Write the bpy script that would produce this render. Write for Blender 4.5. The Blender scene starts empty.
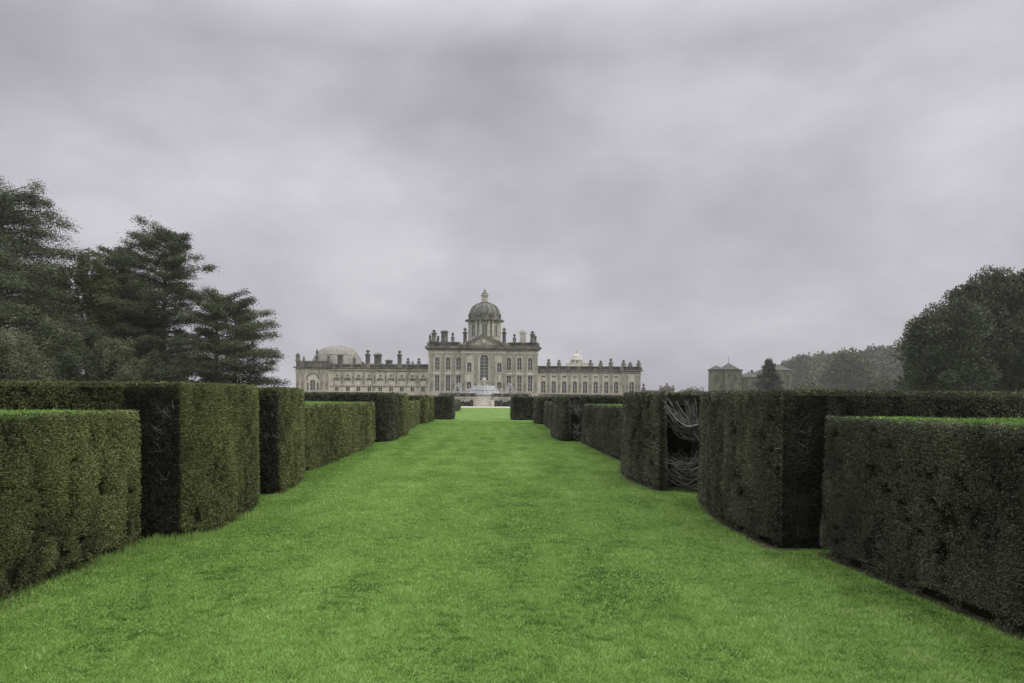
import bpy, math, random
import numpy as np
from mathutils import Vector, Matrix

random.seed(7)
rng = np.random.default_rng(11)
PI = math.pi
R = math.radians

# ------------------------------------------------------------------ camera
scene = bpy.context.scene
C = scene.collection
EYE = 1.75           # camera height above the lawn
F = 740.0            # focal length in pixels of a 1024 px wide frame
cam_d = bpy.data.cameras.new('camera')
cam = bpy.data.objects.new('camera', cam_d); C.objects.link(cam)
cam_d.sensor_width = 36; cam_d.lens = F / 1024 * 36
cam_d.shift_x = 29 / 1024; cam_d.shift_y = 57.6 / 1024
cam_d.clip_start = 0.05; cam_d.clip_end = 20000
cam.matrix_world = Matrix.Translation((0, 0, EYE)) @ Matrix.Rotation(R(90), 4, 'X') @ Matrix.Rotation(R(0.46), 4, 'Z')
scene.camera = cam

# ------------------------------------------------------------------ world
SUN_EL, SUN_AZ = R(36), R(98)      # azimuth from +Y (away from camera) towards +X (right)
world = bpy.data.worlds.new('World'); scene.world = world
world.use_nodes = True
nt = world.node_tree; nt.nodes.clear()
N = nt.nodes; Lk = nt.links
def wn(t, **k):
    n = N.new(t)
    for a, b in k.items(): setattr(n, a, b)
    return n
def wmath(op, a, b=None, clamp=False):
    n = wn('ShaderNodeMath', operation=op, use_clamp=clamp)
    for i, v in enumerate((a, b)):
        if v is None: continue
        if isinstance(v, (int, float)): n.inputs[i].default_value = v
        else: Lk.new(v, n.inputs[i])
    return n.outputs[0]
out = wn('ShaderNodeOutputWorld'); bg = wn('ShaderNodeBackground')
sky = wn('ShaderNodeTexSky', sky_type='NISHITA'); sky.sun_disc = False
sky.sun_elevation = SUN_EL; sky.sun_rotation = SUN_AZ; sky.dust_density = 3
tc = wn('ShaderNodeTexCoord')
sep = wn('ShaderNodeSeparateXYZ'); Lk.new(tc.outputs['Generated'], sep.inputs[0])
zc = wmath('MAXIMUM', sep.outputs[2], 0.0)
den = wmath('ADD', zc, 0.34)
cx = wmath('DIVIDE', sep.outputs[0], den); cy = wmath('DIVIDE', sep.outputs[1], den)
comb = wn('ShaderNodeCombineXYZ'); Lk.new(cx, comb.inputs[0]); Lk.new(cy, comb.inputs[1])
def wnoise(scale, detail, rough, off, dist=0.0):
    m = wn('ShaderNodeMapping'); m.inputs['Location'].default_value = off
    Lk.new(comb.outputs[0], m.inputs[0])
    n = wn('ShaderNodeTexNoise'); n.inputs['Scale'].default_value = scale
    n.inputs['Detail'].default_value = detail; n.inputs['Roughness'].default_value = rough
    n.inputs['Distortion'].default_value = dist
    Lk.new(m.outputs[0], n.inputs['Vector']); return n.outputs['Fac']
n1 = wnoise(1.1, 4, 0.5, (3.1, 7.7, 0), 0.1)
n2 = wnoise(2.9, 7, 0.6, (1.3, 2.2, 4), 0.2)
m3 = wn('ShaderNodeMapping'); m3.inputs['Scale'].default_value = (1, 1, 1.9); m3.inputs['Rotation'].default_value = (0, .35, 0); Lk.new(tc.outputs['Generated'], m3.inputs[0])
n3_ = wn('ShaderNodeTexNoise'); n3_.inputs['Scale'].default_value = 3.6; n3_.inputs['Detail'].default_value = 8; n3_.inputs['Roughness'].default_value = .53; n3_.inputs['Distortion'].default_value = .12
Lk.new(m3.outputs[0], n3_.inputs['Vector']); n3 = n3_.outputs['Fac']
val = wmath('ADD', wmath('MULTIPLY', n1, 0.38), wmath('ADD', wmath('MULTIPLY', n2, 0.17), wmath('MULTIPLY', n3, 0.45)))
# banks of thinner and thicker cloud, each in its own direction of the sky
def bank(px, py, width, amount, prev):
    d = Vector(((px - 483) / F, 1, (399 - py) / F)).normalized()
    dp = wn('ShaderNodeVectorMath', operation='DOT_PRODUCT')
    Lk.new(tc.outputs['Generated'], dp.inputs[0]); dp.inputs[1].default_value = d
    k = 1.0 / (2 * (1 - math.cos(width)))
    e = wmath('MULTIPLY', wmath('SUBTRACT', dp.outputs['Value'], 1.0), 2 * k)
    g = wmath('POWER', 2.718, e)
    return wmath('ADD', prev, wmath('MULTIPLY', g, amount))
for b in [(230, 225, .20, .085), (1000, 40, .20, .09), (560, 350, .12, .06), (330, 120, .12, .05), (690, 60, .16, .05),
          (40, 60, .28, -.075), (250, 175, .13, -.03), (640, 285, .15, -.085), (880, 190, .17, -.065), (540, 40, .13, -.05),
          (60, 180, .10, .05), (430, 230, .10, .04), (960, 110, .12, .05), (740, 240, .07, -.03), (450, 300, .09, -.04)]:
    val = bank(*b, val)
ramp = wn('ShaderNodeValToRGB'); Lk.new(val, ramp.inputs[0])
ramp.color_ramp.elements[0].position = 0.35; ramp.color_ramp.elements[0].color = (.335, .33, .37, 1)
ramp.color_ramp.elements[1].position = 0.67; ramp.color_ramp.elements[1].color = (.67, .66, .695, 1)
e = ramp.color_ramp.elements.new(0.50); e.color = (.470, .461, .508, 1)
# an overcast sky is several times brighter overhead than near the horizon
up = wn('ShaderNodeMapRange'); up.inputs['From Min'].default_value = 0.42; up.inputs['From Max'].default_value = 0.85
up.inputs['To Min'].default_value = 1.0; up.inputs['To Max'].default_value = 5.2; Lk.new(sep.outputs[2], up.inputs['Value'])
cl = wn('ShaderNodeVectorMath', operation='SCALE'); Lk.new(ramp.outputs[0], cl.inputs[0]); Lk.new(up.outputs[0], cl.inputs['Scale'])
sk = wn('ShaderNodeVectorMath', operation='SCALE'); Lk.new(sky.outputs[0], sk.inputs[0]); sk.inputs['Scale'].default_value = 0.05 * 0.12
ad = wn('ShaderNodeVectorMath', operation='ADD'); Lk.new(cl.outputs[0], ad.inputs[0]); Lk.new(sk.outputs[0], ad.inputs[1])
Lk.new(ad.outputs[0], bg.inputs['Color']); bg.inputs['Strength'].default_value = 1.0
Lk.new(bg.outputs[0], out.inputs[0])

sun_d = bpy.data.lights.new('sun', 'SUN'); sun_d.energy = 1.5; sun_d.angle = R(25); sun_d.color = (1, .96, .9)
sun = bpy.data.objects.new('sun', sun_d); C.objects.link(sun)
sv = Vector((math.sin(SUN_AZ) * math.cos(SUN_EL), math.cos(SUN_AZ) * math.cos(SUN_EL), math.sin(SUN_EL)))
sun.rotation_euler = sv.to_track_quat('Z', 'Y').to_euler(); sun.location = (30, 10, 60)

scene.view_settings.view_transform = 'Standard'; scene.view_settings.look = 'None'
scene.view_settings.exposure = 0.0; scene.view_settings.gamma = 1.0
scene.render.engine = 'CYCLES'
scene.cycles.max_bounces = 5; scene.cycles.volume_bounces = 0

# ------------------------------------------------------------------ materials
def new_mat(name):
    m = bpy.data.materials.new(name); m.use_nodes = True
    b = m.node_tree.nodes['Principled BSDF']
    return m, m.node_tree, b
def mat_noise(name, cols, scale, rough=.85, detail=6, bump=0.0, bscale=None, pos=None, stretch=(1, 1, 1), spec=.2, metallic=0):
    """colours mixed by one noise, plus bump"""
    m, t, b = new_mat(name)
    tcn = t.nodes.new('ShaderNodeTexCoord'); mp = t.nodes.new('ShaderNodeMapping')
    mp.inputs['Scale'].default_value = stretch
    t.links.new(tcn.outputs['Object'], mp.inputs[0])
    n = t.nodes.new('ShaderNodeTexNoise'); n.inputs['Scale'].default_value = scale; n.inputs['Detail'].default_value = detail
    n.inputs['Roughness'].default_value = .62
    t.links.new(mp.outputs[0], n.inputs['Vector'])
    r = t.nodes.new('ShaderNodeValToRGB'); els = r.color_ramp.elements
    k = len(cols); pos = pos or [0.32 + 0.36 * i / (k - 1) for i in range(k)]
    els[0].position = pos[0]; els[0].color = (*cols[0], 1); els[1].position = pos[-1]; els[1].color = (*cols[-1], 1)
    for i in range(1, k - 1):
        e = els.new(pos[i]); e.color = (*cols[i], 1)
    t.links.new(n.outputs['Fac'], r.inputs[0]); t.links.new(r.outputs[0], b.inputs['Base Color'])
    b.inputs['Roughness'].default_value = rough; b.inputs['Specular IOR Level'].default_value = spec
    b.inputs['Metallic'].default_value = metallic
    if bump:
        n2 = t.nodes.new('ShaderNodeTexNoise'); n2.inputs['Scale'].default_value = bscale or scale * 4; n2.inputs['Detail'].default_value = 6
        t.links.new(mp.outputs[0], n2.inputs['Vector'])
        bp = t.nodes.new('ShaderNodeBump'); bp.inputs['Strength'].default_value = bump; bp.inputs['Distance'].default_value = .05
        t.links.new(n2.outputs['Fac'], bp.inputs['Height']); t.links.new(bp.outputs[0], b.inputs['Normal'])
    return m
def mat_leaf(name, cols, rough=.7, spec=.25, trans=0.0):
    """leaf colour from the per-leaf attribute v (0..1)"""
    m, t, b = new_mat(name)
    a = t.nodes.new('ShaderNodeAttribute'); a.attribute_name = 'v'
    r = t.nodes.new('ShaderNodeValToRGB'); els = r.color_ramp.elements
    k = len(cols)
    els[0].position = 0; els[0].color = (*cols[0], 1); els[1].position = 1; els[1].color = (*cols[-1], 1)
    for i in range(1, k - 1):
        e = els.new(i / (k - 1)); e.color = (*cols[i], 1)
    t.links.new(a.outputs['Fac'], r.inputs[0]); t.links.new(r.outputs[0], b.inputs['Base Color'])
    b.inputs['Roughness'].default_value = rough; b.inputs['Specular IOR Level'].default_value = spec
    if trans:
        tr = t.nodes.new('ShaderNodeBsdfTranslucent'); mx = t.nodes.new('ShaderNodeMixShader')
        t.links.new(r.outputs[0], tr.inputs[0]); mx.inputs[0].default_value = trans
        t.links.new(b.outputs[0], mx.inputs[1]); t.links.new(tr.outputs[0], mx.inputs[2])
        t.links.new(mx.outputs[0], t.nodes['Material Output'].inputs[0])
    return m
M = {}
M['stone'] = mat_noise('limestone', [(.22, .212, .165), (.46, .445, .36), (.60, .585, .49)], .75, bump=.4, bscale=5, stretch=(1, 1, .45), detail=9)
M['stone_trim'] = mat_noise('limestone_trim', [(.34, .33, .265), (.60, .585, .49)], 1.1, bump=.3, bscale=6)
M['weathered'] = mat_noise('weathered_stone', [(.05, .05, .043), (.12, .117, .097), (.24, .23, .185)], .8, bump=.4, bscale=6, stretch=(1, 1, .5))
M['dome'] = mat_noise('dome_lead', [(.085, .087, .072), (.20, .20, .165)], 1.2, bump=.3, rough=.7)
M['lead'] = mat_noise('lead_roof', [(.19, .19, .185), (.30, .30, .28)], .6, rough=.6)
M['pilaster'] = mat_noise('grey_stained_stone', [(.15, .146, .12), (.30, .29, .235), (.42, .405, .33)], 1.2, bump=.3, bscale=6, stretch=(1, 1, .5))
M['pale_lead'] = mat_noise('pale_lead_roof', [(.17, .165, .135), (.29, .28, .235)], .6, rough=.6)
M['tile'] = mat_noise('slate_roof', [(.045, .044, .04), (.10, .095, .082)], .8, rough=.75)
M['gold'] = mat_noise('gilding', [(.5, .42, .22), (.62, .55, .35)], 2, rough=.4, metallic=.3)
M['frame'] = mat_noise('painted_frame', [(.42, .41, .34), (.54, .525, .45)], 3, rough=.5)
M['glass'] = mat_noise('window_glass', [(.06, .063, .058), (.14, .142, .132)], .4, rough=.25, spec=.5)
M['white_stone'] = mat_noise('pale_fountain_stone', [(.36, .355, .32), (.56, .55, .50)], 2, bump=.2)
M['water'] = mat_noise('spray_water', [(.30, .31, .30), (.56, .57, .57)], 5, rough=.3, spec=.4)
M['pool'] = mat_noise('basin_water', [(.10, .12, .11), (.16, .18, .17)], 2, rough=.15, spec=.5)
M['gravel'] = mat_noise('pale_gravel', [(.33, .29, .23), (.5, .46, .38)], .8, bump=.3, bscale=8)
M['bark'] = mat_noise('bark', [(.05, .042, .034), (.11, .09, .07)], 3, bump=.5, stretch=(1, 1, .2))
M['twig'] = mat_noise('bare_yew_wood', [(.06, .055, .048), (.25, .24, .215)], 9, rough=.8)
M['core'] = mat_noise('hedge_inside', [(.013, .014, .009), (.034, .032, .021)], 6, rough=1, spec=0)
M['yew_left'] = mat_leaf('yew_lit', [(.056, .066, .028), (.132, .150, .054), (.205, .220, .086), (.28, .28, .13)])  # sunlight on the left hedges is put into this lighter leaf colour
M['yew_right'] = mat_leaf('yew_shaded', [(.040, .044, .032), (.082, .088, .058), (.130, .136, .086), (.20, .20, .135)])  # same yew, with the shade of its unlit faces put into the colour
M['yew_dead'] = mat_leaf('dead_yew', [(.020, .020, .014), (.058, .057, .038), (.13, .12, .085)])
M['yew_top'] = mat_leaf('yew_fresh_growth', [(.08, .14, .025), (.145, .26, .05), (.22, .36, .09)])
M['blade'] = mat_leaf('grass_blades', [(.075, .140, .026), (.180, .315, .062), (.270, .425, .105), (.42, .50, .22)], trans=.35, rough=.6)
M['soil'] = mat_noise('bare_soil', [(.05, .045, .028), (.12, .10, .06)], 14, bump=.5)
M['cedar'] = mat_leaf('cedar_needles', [(.032, .042, .020), (.070, .086, .040), (.118, .135, .066)])
M['cedar_pale'] = mat_leaf('cedar_pale_needles', [(.040, .050, .024), (.086, .100, .048), (.14, .152, .078)])
M['olive_leaf'] = mat_leaf('yellow_green_leaves', [(.06, .075, .025), (.11, .13, .045), (.17, .18, .075)])
M['oak_leaf'] = mat_leaf('evergreen_oak_leaves', [(.028, .036, .020), (.074, .086, .048), (.138, .152, .088)])
M['far_leaf'] = mat_leaf('woodland_leaves', [(.018, .026, .008), (.060, .072, .024), (.13, .135, .05)])
M['fir'] = mat_leaf('fir_needles', [(.025, .038, .024), (.05, .066, .04), (.075, .09, .055)])

# lawn: mottled greens, faint mowing lines along the avenue, wear
m, t, b = new_mat('lawn')
tcn = t.nodes.new('ShaderNodeTexCoord')
def gn(scale, stretch, detail=5, rough=.6):
    mp = t.nodes.new('ShaderNodeMapping'); mp.inputs['Scale'].default_value = stretch
    t.links.new(tcn.outputs['Object'], mp.inputs[0])
    n = t.nodes.new('ShaderNodeTexNoise'); n.inputs['Scale'].default_value = scale; n.inputs['Detail'].default_value = detail
    n.inputs['Roughness'].default_value = rough
    t.links.new(mp.outputs[0], n.inputs['Vector']); return n.outputs['Fac']
def gm(op, a, bb):
    n = t.nodes.new('ShaderNodeMath'); n.operation = op
    for i, v in enumerate((a, bb)):
        if isinstance(v, (int, float)): n.inputs[i].default_value = v
        else: t.links.new(v, n.inputs[i])
    return n.outputs[0]
g = gm('ADD', gm('MULTIPLY', gn(1.1, (1, .5, 1)), .40), gm('ADD', gm('MULTIPLY', gn(.35, (2.2, .12, 1), 3), .25), gm('MULTIPLY', gn(16, (1, 1, 1), 6, .75), .35)))
r = t.nodes.new('ShaderNodeValToRGB'); els = r.color_ramp.elements
els[0].position = .34; els[0].color = (.062, .125, .021, 1); els[1].position = .66; els[1].color = (.165, .27, .062, 1)
e = els.new(.5); e.color = (.112, .200, .040, 1)
t.links.new(g, r.inputs[0]); t.links.new(r.outputs[0], b.inputs['Base Color'])
b.inputs['Roughness'].default_value = .9; b.inputs['Specular IOR Level'].default_value = .1
bp = t.nodes.new('ShaderNodeBump'); bp.inputs['Strength'].default_value = .6; bp.inputs['Distance'].default_value = .02
t.links.new(gn(40, (1, 1, 1), 6, .7), bp.inputs['Height']); t.links.new(bp.outputs[0], b.inputs['Normal'])
M['lawn'] = m

# ------------------------------------------------------------------ mesh helpers
class MB:
    def __init__(s): s.v = []; s.f = []
    def add(s, vs, fs):
        o = len(s.v); s.v += [tuple(p) for p in vs]; s.f += [tuple(i + o for i in f) for f in fs]; return s
    def box(s, x0, x1, y0, y1, z0, z1):
        return s.add([(x0,y0,z0),(x1,y0,z0),(x1,y1,z0),(x0,y1,z0),(x0,y0,z1),(x1,y0,z1),(x1,y1,z1),(x0,y1,z1)],
                     [(0,3,2,1),(4,5,6,7),(0,1,5,4),(1,2,6,5),(2,3,7,6),(3,0,4,7)])
    def taper(s, x0, x1, y0, y1, z0, z1, k):
        cx, cy = (x0+x1)/2, (y0+y1)/2; f = lambda a, c: c + (a-c)*k
        return s.add([(x0,y0,z0),(x1,y0,z0),(x1,y1,z0),(x0,y1,z0),(f(x0,cx),f(y0,cy),z1),(f(x1,cx),f(y0,cy),z1),(f(x1,cx),f(y1,cy),z1),(f(x0,cx),f(y1,cy),z1)],
                     [(0,3,2,1),(4,5,6,7),(0,1,5,4),(1,2,6,5),(2,3,7,6),(3,0,4,7)])
    def lathe(s, prof, cx=0, cy=0, n=16, flute=0):
        vs = []; fs = []
        for (r, z) in prof:
            for i in range(n):
                a = 2*PI*i/n; rr = r*(1 + (flute if i % 2 else 0)); vs.append((cx+rr*math.cos(a), cy+rr*math.sin(a), z))
        for k in range(len(prof)-1):
            for i in range(n):
                j = (i+1) % n; fs.append((k*n+i, k*n+j, (k+1)*n+j, (k+1)*n+i))
        fs.append(tuple(range(n-1, -1, -1))); fs.append(tuple((len(prof)-1)*n+i for i in range(n)))
        return s.add(vs, fs)
    def prism(s, poly, y0, y1):          # poly of (x,z), extruded along y
        n = len(poly)
        vs = [(x, y0, z) for x, z in poly] + [(x, y1, z) for x, z in poly]
        fs = [tuple(range(n)), tuple(range(2*n-1, n-1, -1))] + [(i, i+n, (i+1) % n+n, (i+1) % n) for i in range(n)]
        return s.add(vs, fs)
    def tube(s, pts, rads, n=5):
        pts = [Vector(p) for p in pts]; vs = []; fs = []
        for k, p in enumerate(pts):
            d = (pts[min(k+1, len(pts)-1)] - pts[max(k-1, 0)]).normalized()
            a = d.cross(Vector((0, 0, 1)) if abs(d.z) < .9 else Vector((1, 0, 0))).normalized(); bb = d.cross(a)
            for i in range(n):
                an = 2*PI*i/n; q = p + (a*math.cos(an) + bb*math.sin(an))*rads[k]; vs.append(tuple(q))
        for k in range(len(pts)-1):
            for i in range(n):
                j = (i+1) % n; fs.append((k*n+i, k*n+j, (k+1)*n+j, (k+1)*n+i))
        fs.append(tuple(range(n-1, -1, -1))); fs.append(tuple((len(pts)-1)*n+i for i in range(n)))
        return s.add(vs, fs)
    def build(s, name, mat, parent=None, smooth=False):
        me = bpy.data.meshes.new(name); me.from_pydata(s.v, [], s.f); me.materials.append(mat)
        if smooth: me.shade_smooth()
        o = bpy.data.objects.new(name, me); C.objects.link(o)
        if parent: o.parent = parent
        return o

def tag(o, label=None, cat=None, group=None, kind=None):
    if label: o['label'] = label
    if cat: o['category'] = cat
    if group: o['group'] = group
    if kind: o['kind'] = kind
    return o
def empty(name, loc, label, cat, group=None):
    o = bpy.data.objects.new(name, None); C.objects.link(o); o.location = loc; o.empty_display_size = .5
    bpy.context.view_layer.update()
    return tag(o, label, cat, group)
def dup(o, loc, parent=None):
    c = o.copy(); C.objects.link(c); c.location = loc; c.parent = parent or o.parent
    for ch in o.children:
        d = ch.copy(); C.objects.link(d); d.parent = c
    return c

def raw_mesh(name, verts, per, mat, parent, v):
    """verts (N*per,3): N separate polygons of `per` corners; v (N,) colour attribute"""
    n = len(verts) // per
    me = bpy.data.meshes.new(name)
    me.vertices.add(n*per); me.vertices.foreach_set('co', np.ascontiguousarray(verts, dtype=np.float32).ravel())
    me.loops.add(n*per); me.loops.foreach_set('vertex_index', np.arange(n*per, dtype=np.int32))
    me.polygons.add(n); me.polygons.foreach_set('loop_start', np.arange(0, n*per, per, dtype=np.int32))
    a = me.attributes.new('v', 'FLOAT', 'POINT'); a.data.foreach_set('value', np.repeat(np.clip(v, 0, 1), per).astype(np.float32))
    me.update(calc_edges=True); me.materials.append(mat)
    o = bpy.data.objects.new(name, me); C.objects.link(o)
    if parent: o.parent = parent
    return o
def unit(a): return a / np.maximum(np.linalg.norm(a, axis=1, keepdims=True), 1e-9)
def leaf_verts(p, d, L, W):
    """diamond leaves: start p, direction d, length L, width W"""
    n = len(p); d = unit(d); s = unit(np.cross(d, rng.normal(size=(n, 3))))
    L = np.broadcast_to(L, n)[:, None]; W = np.broadcast_to(W, n)[:, None]
    q = np.empty((n, 4, 3)); q[:, 0] = p; q[:, 1] = p + d*L*.45 + s*W*.5; q[:, 2] = p + d*L; q[:, 3] = p + d*L*.45 - s*W*.5
    return q.reshape(-1, 3)
def h3(i, j, k, seed):
    x = (i*374761393 + j*668265263 + k*2147483647 + seed*974634777) & 0xffffffff
    x = ((x ^ (x >> 13))*1274126177) & 0xffffffff
    return ((x ^ (x >> 16)) & 0xffff) / 65535.0
def vnoise(p, scale, seed=0):
    q = np.asarray(p)*scale + 1000.0; i = np.floor(q).astype(np.int64); f = q - i; f = f*f*(3-2*f); r = 0
    for a in (0, 1):
        for b_ in (0, 1):
            for c in (0, 1):
                w = (f[:, 0] if a else 1-f[:, 0])*(f[:, 1] if b_ else 1-f[:, 1])*(f[:, 2] if c else 1-f[:, 2])
                r = r + w*h3(i[:, 0]+a, i[:, 1]+b_, i[:, 2]+c, seed)
    return r

# =================================================================== SETTING
mb = MB(); mb.add([(-4000, -60, 0), (4000, -60, 0), (4000, 6000, 0), (-4000, 6000, 0)], [(0, 1, 2, 3)])
tag(mb.build('ground', M['lawn']), kind='structure')
mb = MB(); mb.box(-30, 30, 150, 178, -.05, .012); tag(mb.build('gravel_path', M['gravel']), kind='structure')
mb = MB(); mb.box(-75, 60, 180, 275, -.1, 2.2); tag(mb.build('terrace', M['gravel']), kind='structure')

# hill to the right, far behind
HY0 = 380
def hill_h(x, y):
    x = x*np.minimum(1.0, 540.0/np.maximum(y, 1))
    r = np.interp(x, [166, 190, 217, 264, 308, 420, 560], [0, 11, 20.5, 31, 36, 44, 50])
    s = np.clip((y - HY0) / 160, 0, 1); s = s*s*(3-2*s)
    return r*s - .5*(1-s) + 1.6*np.sin(x*.055 + 1)*s
nx, ny = 60, 26
xs = np.linspace(130, 800, nx); ys = np.linspace(HY0, 760, ny)
vs = [(x, y, float(hill_h(x, y))) for y in ys for x in xs]
fs = [(j*nx+i, j*nx+i+1, (j+1)*nx+i+1, (j+1)*nx+i) for j in range(ny-1) for i in range(nx-1)]
mb = MB(); mb.add(vs, fs)
tag(mb.build('hill', mat_noise('hill_ground', [(.05, .055, .03), (.09, .09, .05)], .05), smooth=True), kind='structure')

# =================================================================== THE HOUSE
HX, HYf = 0.0, 205.0     # centre line and plane of the main front
BASE = 2.2
def U(px, Y=205.0): return (px - 483)*Y/F
def V(py, Y=205.0, px=483): return EYE + (399 + .008*(px-483) - py)*Y/F
house = empty('stately_home', (0, HYf, BASE), 'grand baroque stone mansion with central dome and balustraded wings beyond the lawn', 'mansion')
def hp(mb, name, mat, parent=None, smooth=False, label=None):
    mb.v = [(x, y-HYf, z-BASE) for x, y, z in mb.v]
    o = mb.build(name, M[mat], parent or house, smooth)
    if label: o['label'] = label
    return o

def facade(mb, x0, x1, z0, z1, y, holes, depth=.45):
    """front sheet of a wall with real openings and their reveals; holes (xa,xb,za,zb)"""
    X = sorted({x0, x1, *[h[0] for h in holes], *[h[1] for h in holes]}); Z = sorted({z0, z1, *[h[2] for h in holes], *[h[3] for h in holes]})
    for i in range(len(X)-1):
        for j in range(len(Z)-1):
            cx, cz = (X[i]+X[i+1])/2, (Z[j]+Z[j+1])/2
            if any(h[0] < cx < h[1] and h[2] < cz < h[3] for h in holes): continue
            mb.add([(X[i], y, Z[j]), (X[i+1], y, Z[j]), (X[i+1], y, Z[j+1]), (X[i], y, Z[j+1])], [(0, 1, 2, 3)])
    for (a, b_, c, d) in holes:
        for q in ([(a,y,c),(a,y,d),(a,y+depth,d),(a,y+depth,c)], [(b_,y,c),(b_,y+depth,c),(b_,y+depth,d),(b_,y,d)],
                  [(a,y,c),(a,y+depth,c),(b_,y+depth,c),(b_,y,c)], [(a,y,d),(b_,y,d),(b_,y+depth,d),(a,y+depth,d)]):
            mb.add(q, [(0, 1, 2, 3)])

protos = {}
def window(x, y, z0, z1, w, arch=False, head='none', ledge=True):
    """window part (surround + glazing bars) with a pane sub-part; origin bottom centre"""
    h = round(z1-z0, 2); key = (h, round(w, 2), arch, head)
    loc = (x, y-HYf, z0-BASE)
    if key in protos:
        return dup(protos[key], loc)
    f = MB(); a = w/2
    if arch:
        n = 8; arc = [(a*math.cos(PI*i/n), h-a+a*math.sin(PI*i/n)) for i in range(n+1)]
        for sgn in (1, -1):
            pts = [(sgn*px, pz) for px, pz in arc[:n//2+1]] + [(0, h+.004), (sgn*(a+.004), h+.004), (sgn*(a+.004), h-a)]
            f.prism(pts, .10, .40)
        o_ = [((a+.26)*math.cos(PI*i/n), h-a+(a+.26)*math.sin(PI*i/n)) for i in range(n+1)]
        for i in range(n): f.prism([arc[i], o_[i], o_[i+1], arc[i+1]], -.10, .02)
        f.box(-a-.26, -a, -.10, .02, 0, h-a); f.box(a, a+.26, -.10, .02, 0, h-a)
        f.prism([(-.16, h-.05), (.16, h-.05), (.24, h+.45), (-.24, h+.45)], -.18, .0)
    else:
        f.box(-a-.22, -a, -.08, .02, 0, h+.22); f.box(a, a+.22, -.08, .02, 0, h+.22); f.box(-a, a, -.08, .02, h, h+.22)
    f.box(-a-.35, a+.35, -.20, .05, -.2, -.004)
    if head == 'ped':
        f.prism([(-a-.5, h+.35), (a+.5, h+.35), (0, h+1.0)], -.32, 0); f.box(-a-.5, a+.5, -.36, 0, h+.24, h+.345)
    if head == 'seg':
        n = 6; r_ = a+.5
        f.prism([(r_*math.cos(PI*i/n), h+.3+.65*math.sin(PI*i/n)) for i in range(n+1)], -.32, 0)
    f.box(-.05, .05, .30, .38, .02, h-.02)
    k = max(2, int(h/.9))
    for i in range(1, k): f.box(-a+.01, a-.01, .31, .37, h*i/k-.035, h*i/k+.035)
    o = f.build('window', M['frame'], house); o.location = loc
    p = MB(); p.box(-a+.002, a-.002, .41, .44, .002, h-.002); p.build('pane', M['glass'], o)
    protos[key] = o
    return o

def cornice(mb, x0, x1, y, z, yb, proj=.8, hgt=1.0):
    """stepped cornice round front and sides with modillions"""
    for k, (p, a, b_) in enumerate(((.25, 0, .25), (.5, .25, .5), (1, .5, .8), (.85, .8, 1.0))):
        mb.box(x0-proj*p, x1+proj*p, y-proj*p, yb, z+hgt*a, z+hgt*b_)
    n = int((x1-x0)/.9)
    for i in range(n+1):
        cx = x0 + (x1-x0)*i/n; mb.box(cx-.13, cx+.13, y-proj*.9, y-proj*.5-.002, z+hgt*.28, z+hgt*.498)

def balustrade(mb, x0, x1, y, z, h, pier=4.2, solid=True):
    mb.box(x0, x1, y, y+.6, z, z+.22*h); mb.box(x0, x1, y-.08, y+.68, z+.84*h, z+h)
    n = max(1, int(round((x1-x0)/pier)))
    for i in range(n+1):
        cx = x0 + (x1-x0)*i/n; mb.box(cx-.42, cx+.42, y-.06, y+.66, z+.005, z+.838*h)
    if solid: mb.box(x0, x1, y+.45, y+.56, z+.22*h, z+.84*h)
    k = int((x1-x0)/.42)
    for i in range(k):
        cx = x0 + (x1-x0)*(i+.5)/k; mb.box(cx-.1, cx+.1, y+.2, y+.4, z+.22*h, z+.84*h)

URN = [(.42, 0), (.42, .12), (.16, .2), (.14, .34), (.36, .52), (.40, .66), (.24, .74), (.28, .80), (.12, .88), (.05, 1.0)]
def urn(px, top, zb, Y, wid=.9, proto={}):
    """urn on pedestal; top given as picture row"""
    h = V(top, Y, px) - zb; key = (round(h, 1), wid)
    loc = (U(px, Y), Y-HYf, zb-BASE)
    if key in proto: return dup(proto[key], loc)
    m_ = MB(); ph = h*.38
    m_.box(-wid*.5, wid*.5, -wid*.5, wid*.5, 0, ph); m_.box(-wid*.6, wid*.6, -wid*.6, wid*.6, ph, ph+.14)
    m_.lathe([(r_*wid*1.25, ph+.142+z_*(h-ph-.14)) for r_, z_ in URN], n=10)
    o = m_.build('urn', M['weathered'], house); o.location = loc; proto[key] = o; return o
def chimney(px, w, top, zb, Y, pots=0, mat='weathered', name='chimney'):
    h = V(top, Y, px) - zb; a = w/2; m_ = MB()
    m_.box(-a, a, -a*.8, a*.8, 0, h*.12); m_.box(-a*.86, a*.86, -a*.7, a*.7, h*.12, h*.8)
    m_.box(-a*1.08, a*1.08, -a*.9, a*.9, h*.8, h*.86); m_.box(-a*.9, a*.9, -a*.75, a*.75, h*.86, h*(.9 if pots else .94))
    o = m_.build(name, M[mat], house); o.location = (U(px, Y), Y-HYf, zb-BASE)
    for i in range(pots):
        p = MB(); cx = -a*.7 + 1.4*a*(i+.5)/pots
        p.lathe([(.24, h*.9+.003), (.2, h*.95), (.26, h*1.0)], cx, 0, 8); p.build('chimney_pot', M['stone_trim'], o)
    return o
def pillar(px, w, top, zb, Y):
    """tall panelled pier carrying a vase"""
    h = V(top, Y, px) - zb; a = w/2; m_ = MB()
    m_.box(-a*1.3, a*1.3, -a*1.3, a*1.3, 0, h*.16); m_.box(-a, a, -a, a, h*.16, h*.66); m_.box(-a*1.35, a*1.35, -a*1.35, a*1.35, h*.66, h*.72)
    m_.lathe([(r_*w*1.35, h*.722+z_*h*.28) for r_, z_ in URN], n=10)
    o = m_.build('vase_pier', M['weathered'], house); o.location = (U(px, Y), Y-HYf, zb-BASE); return o

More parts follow.
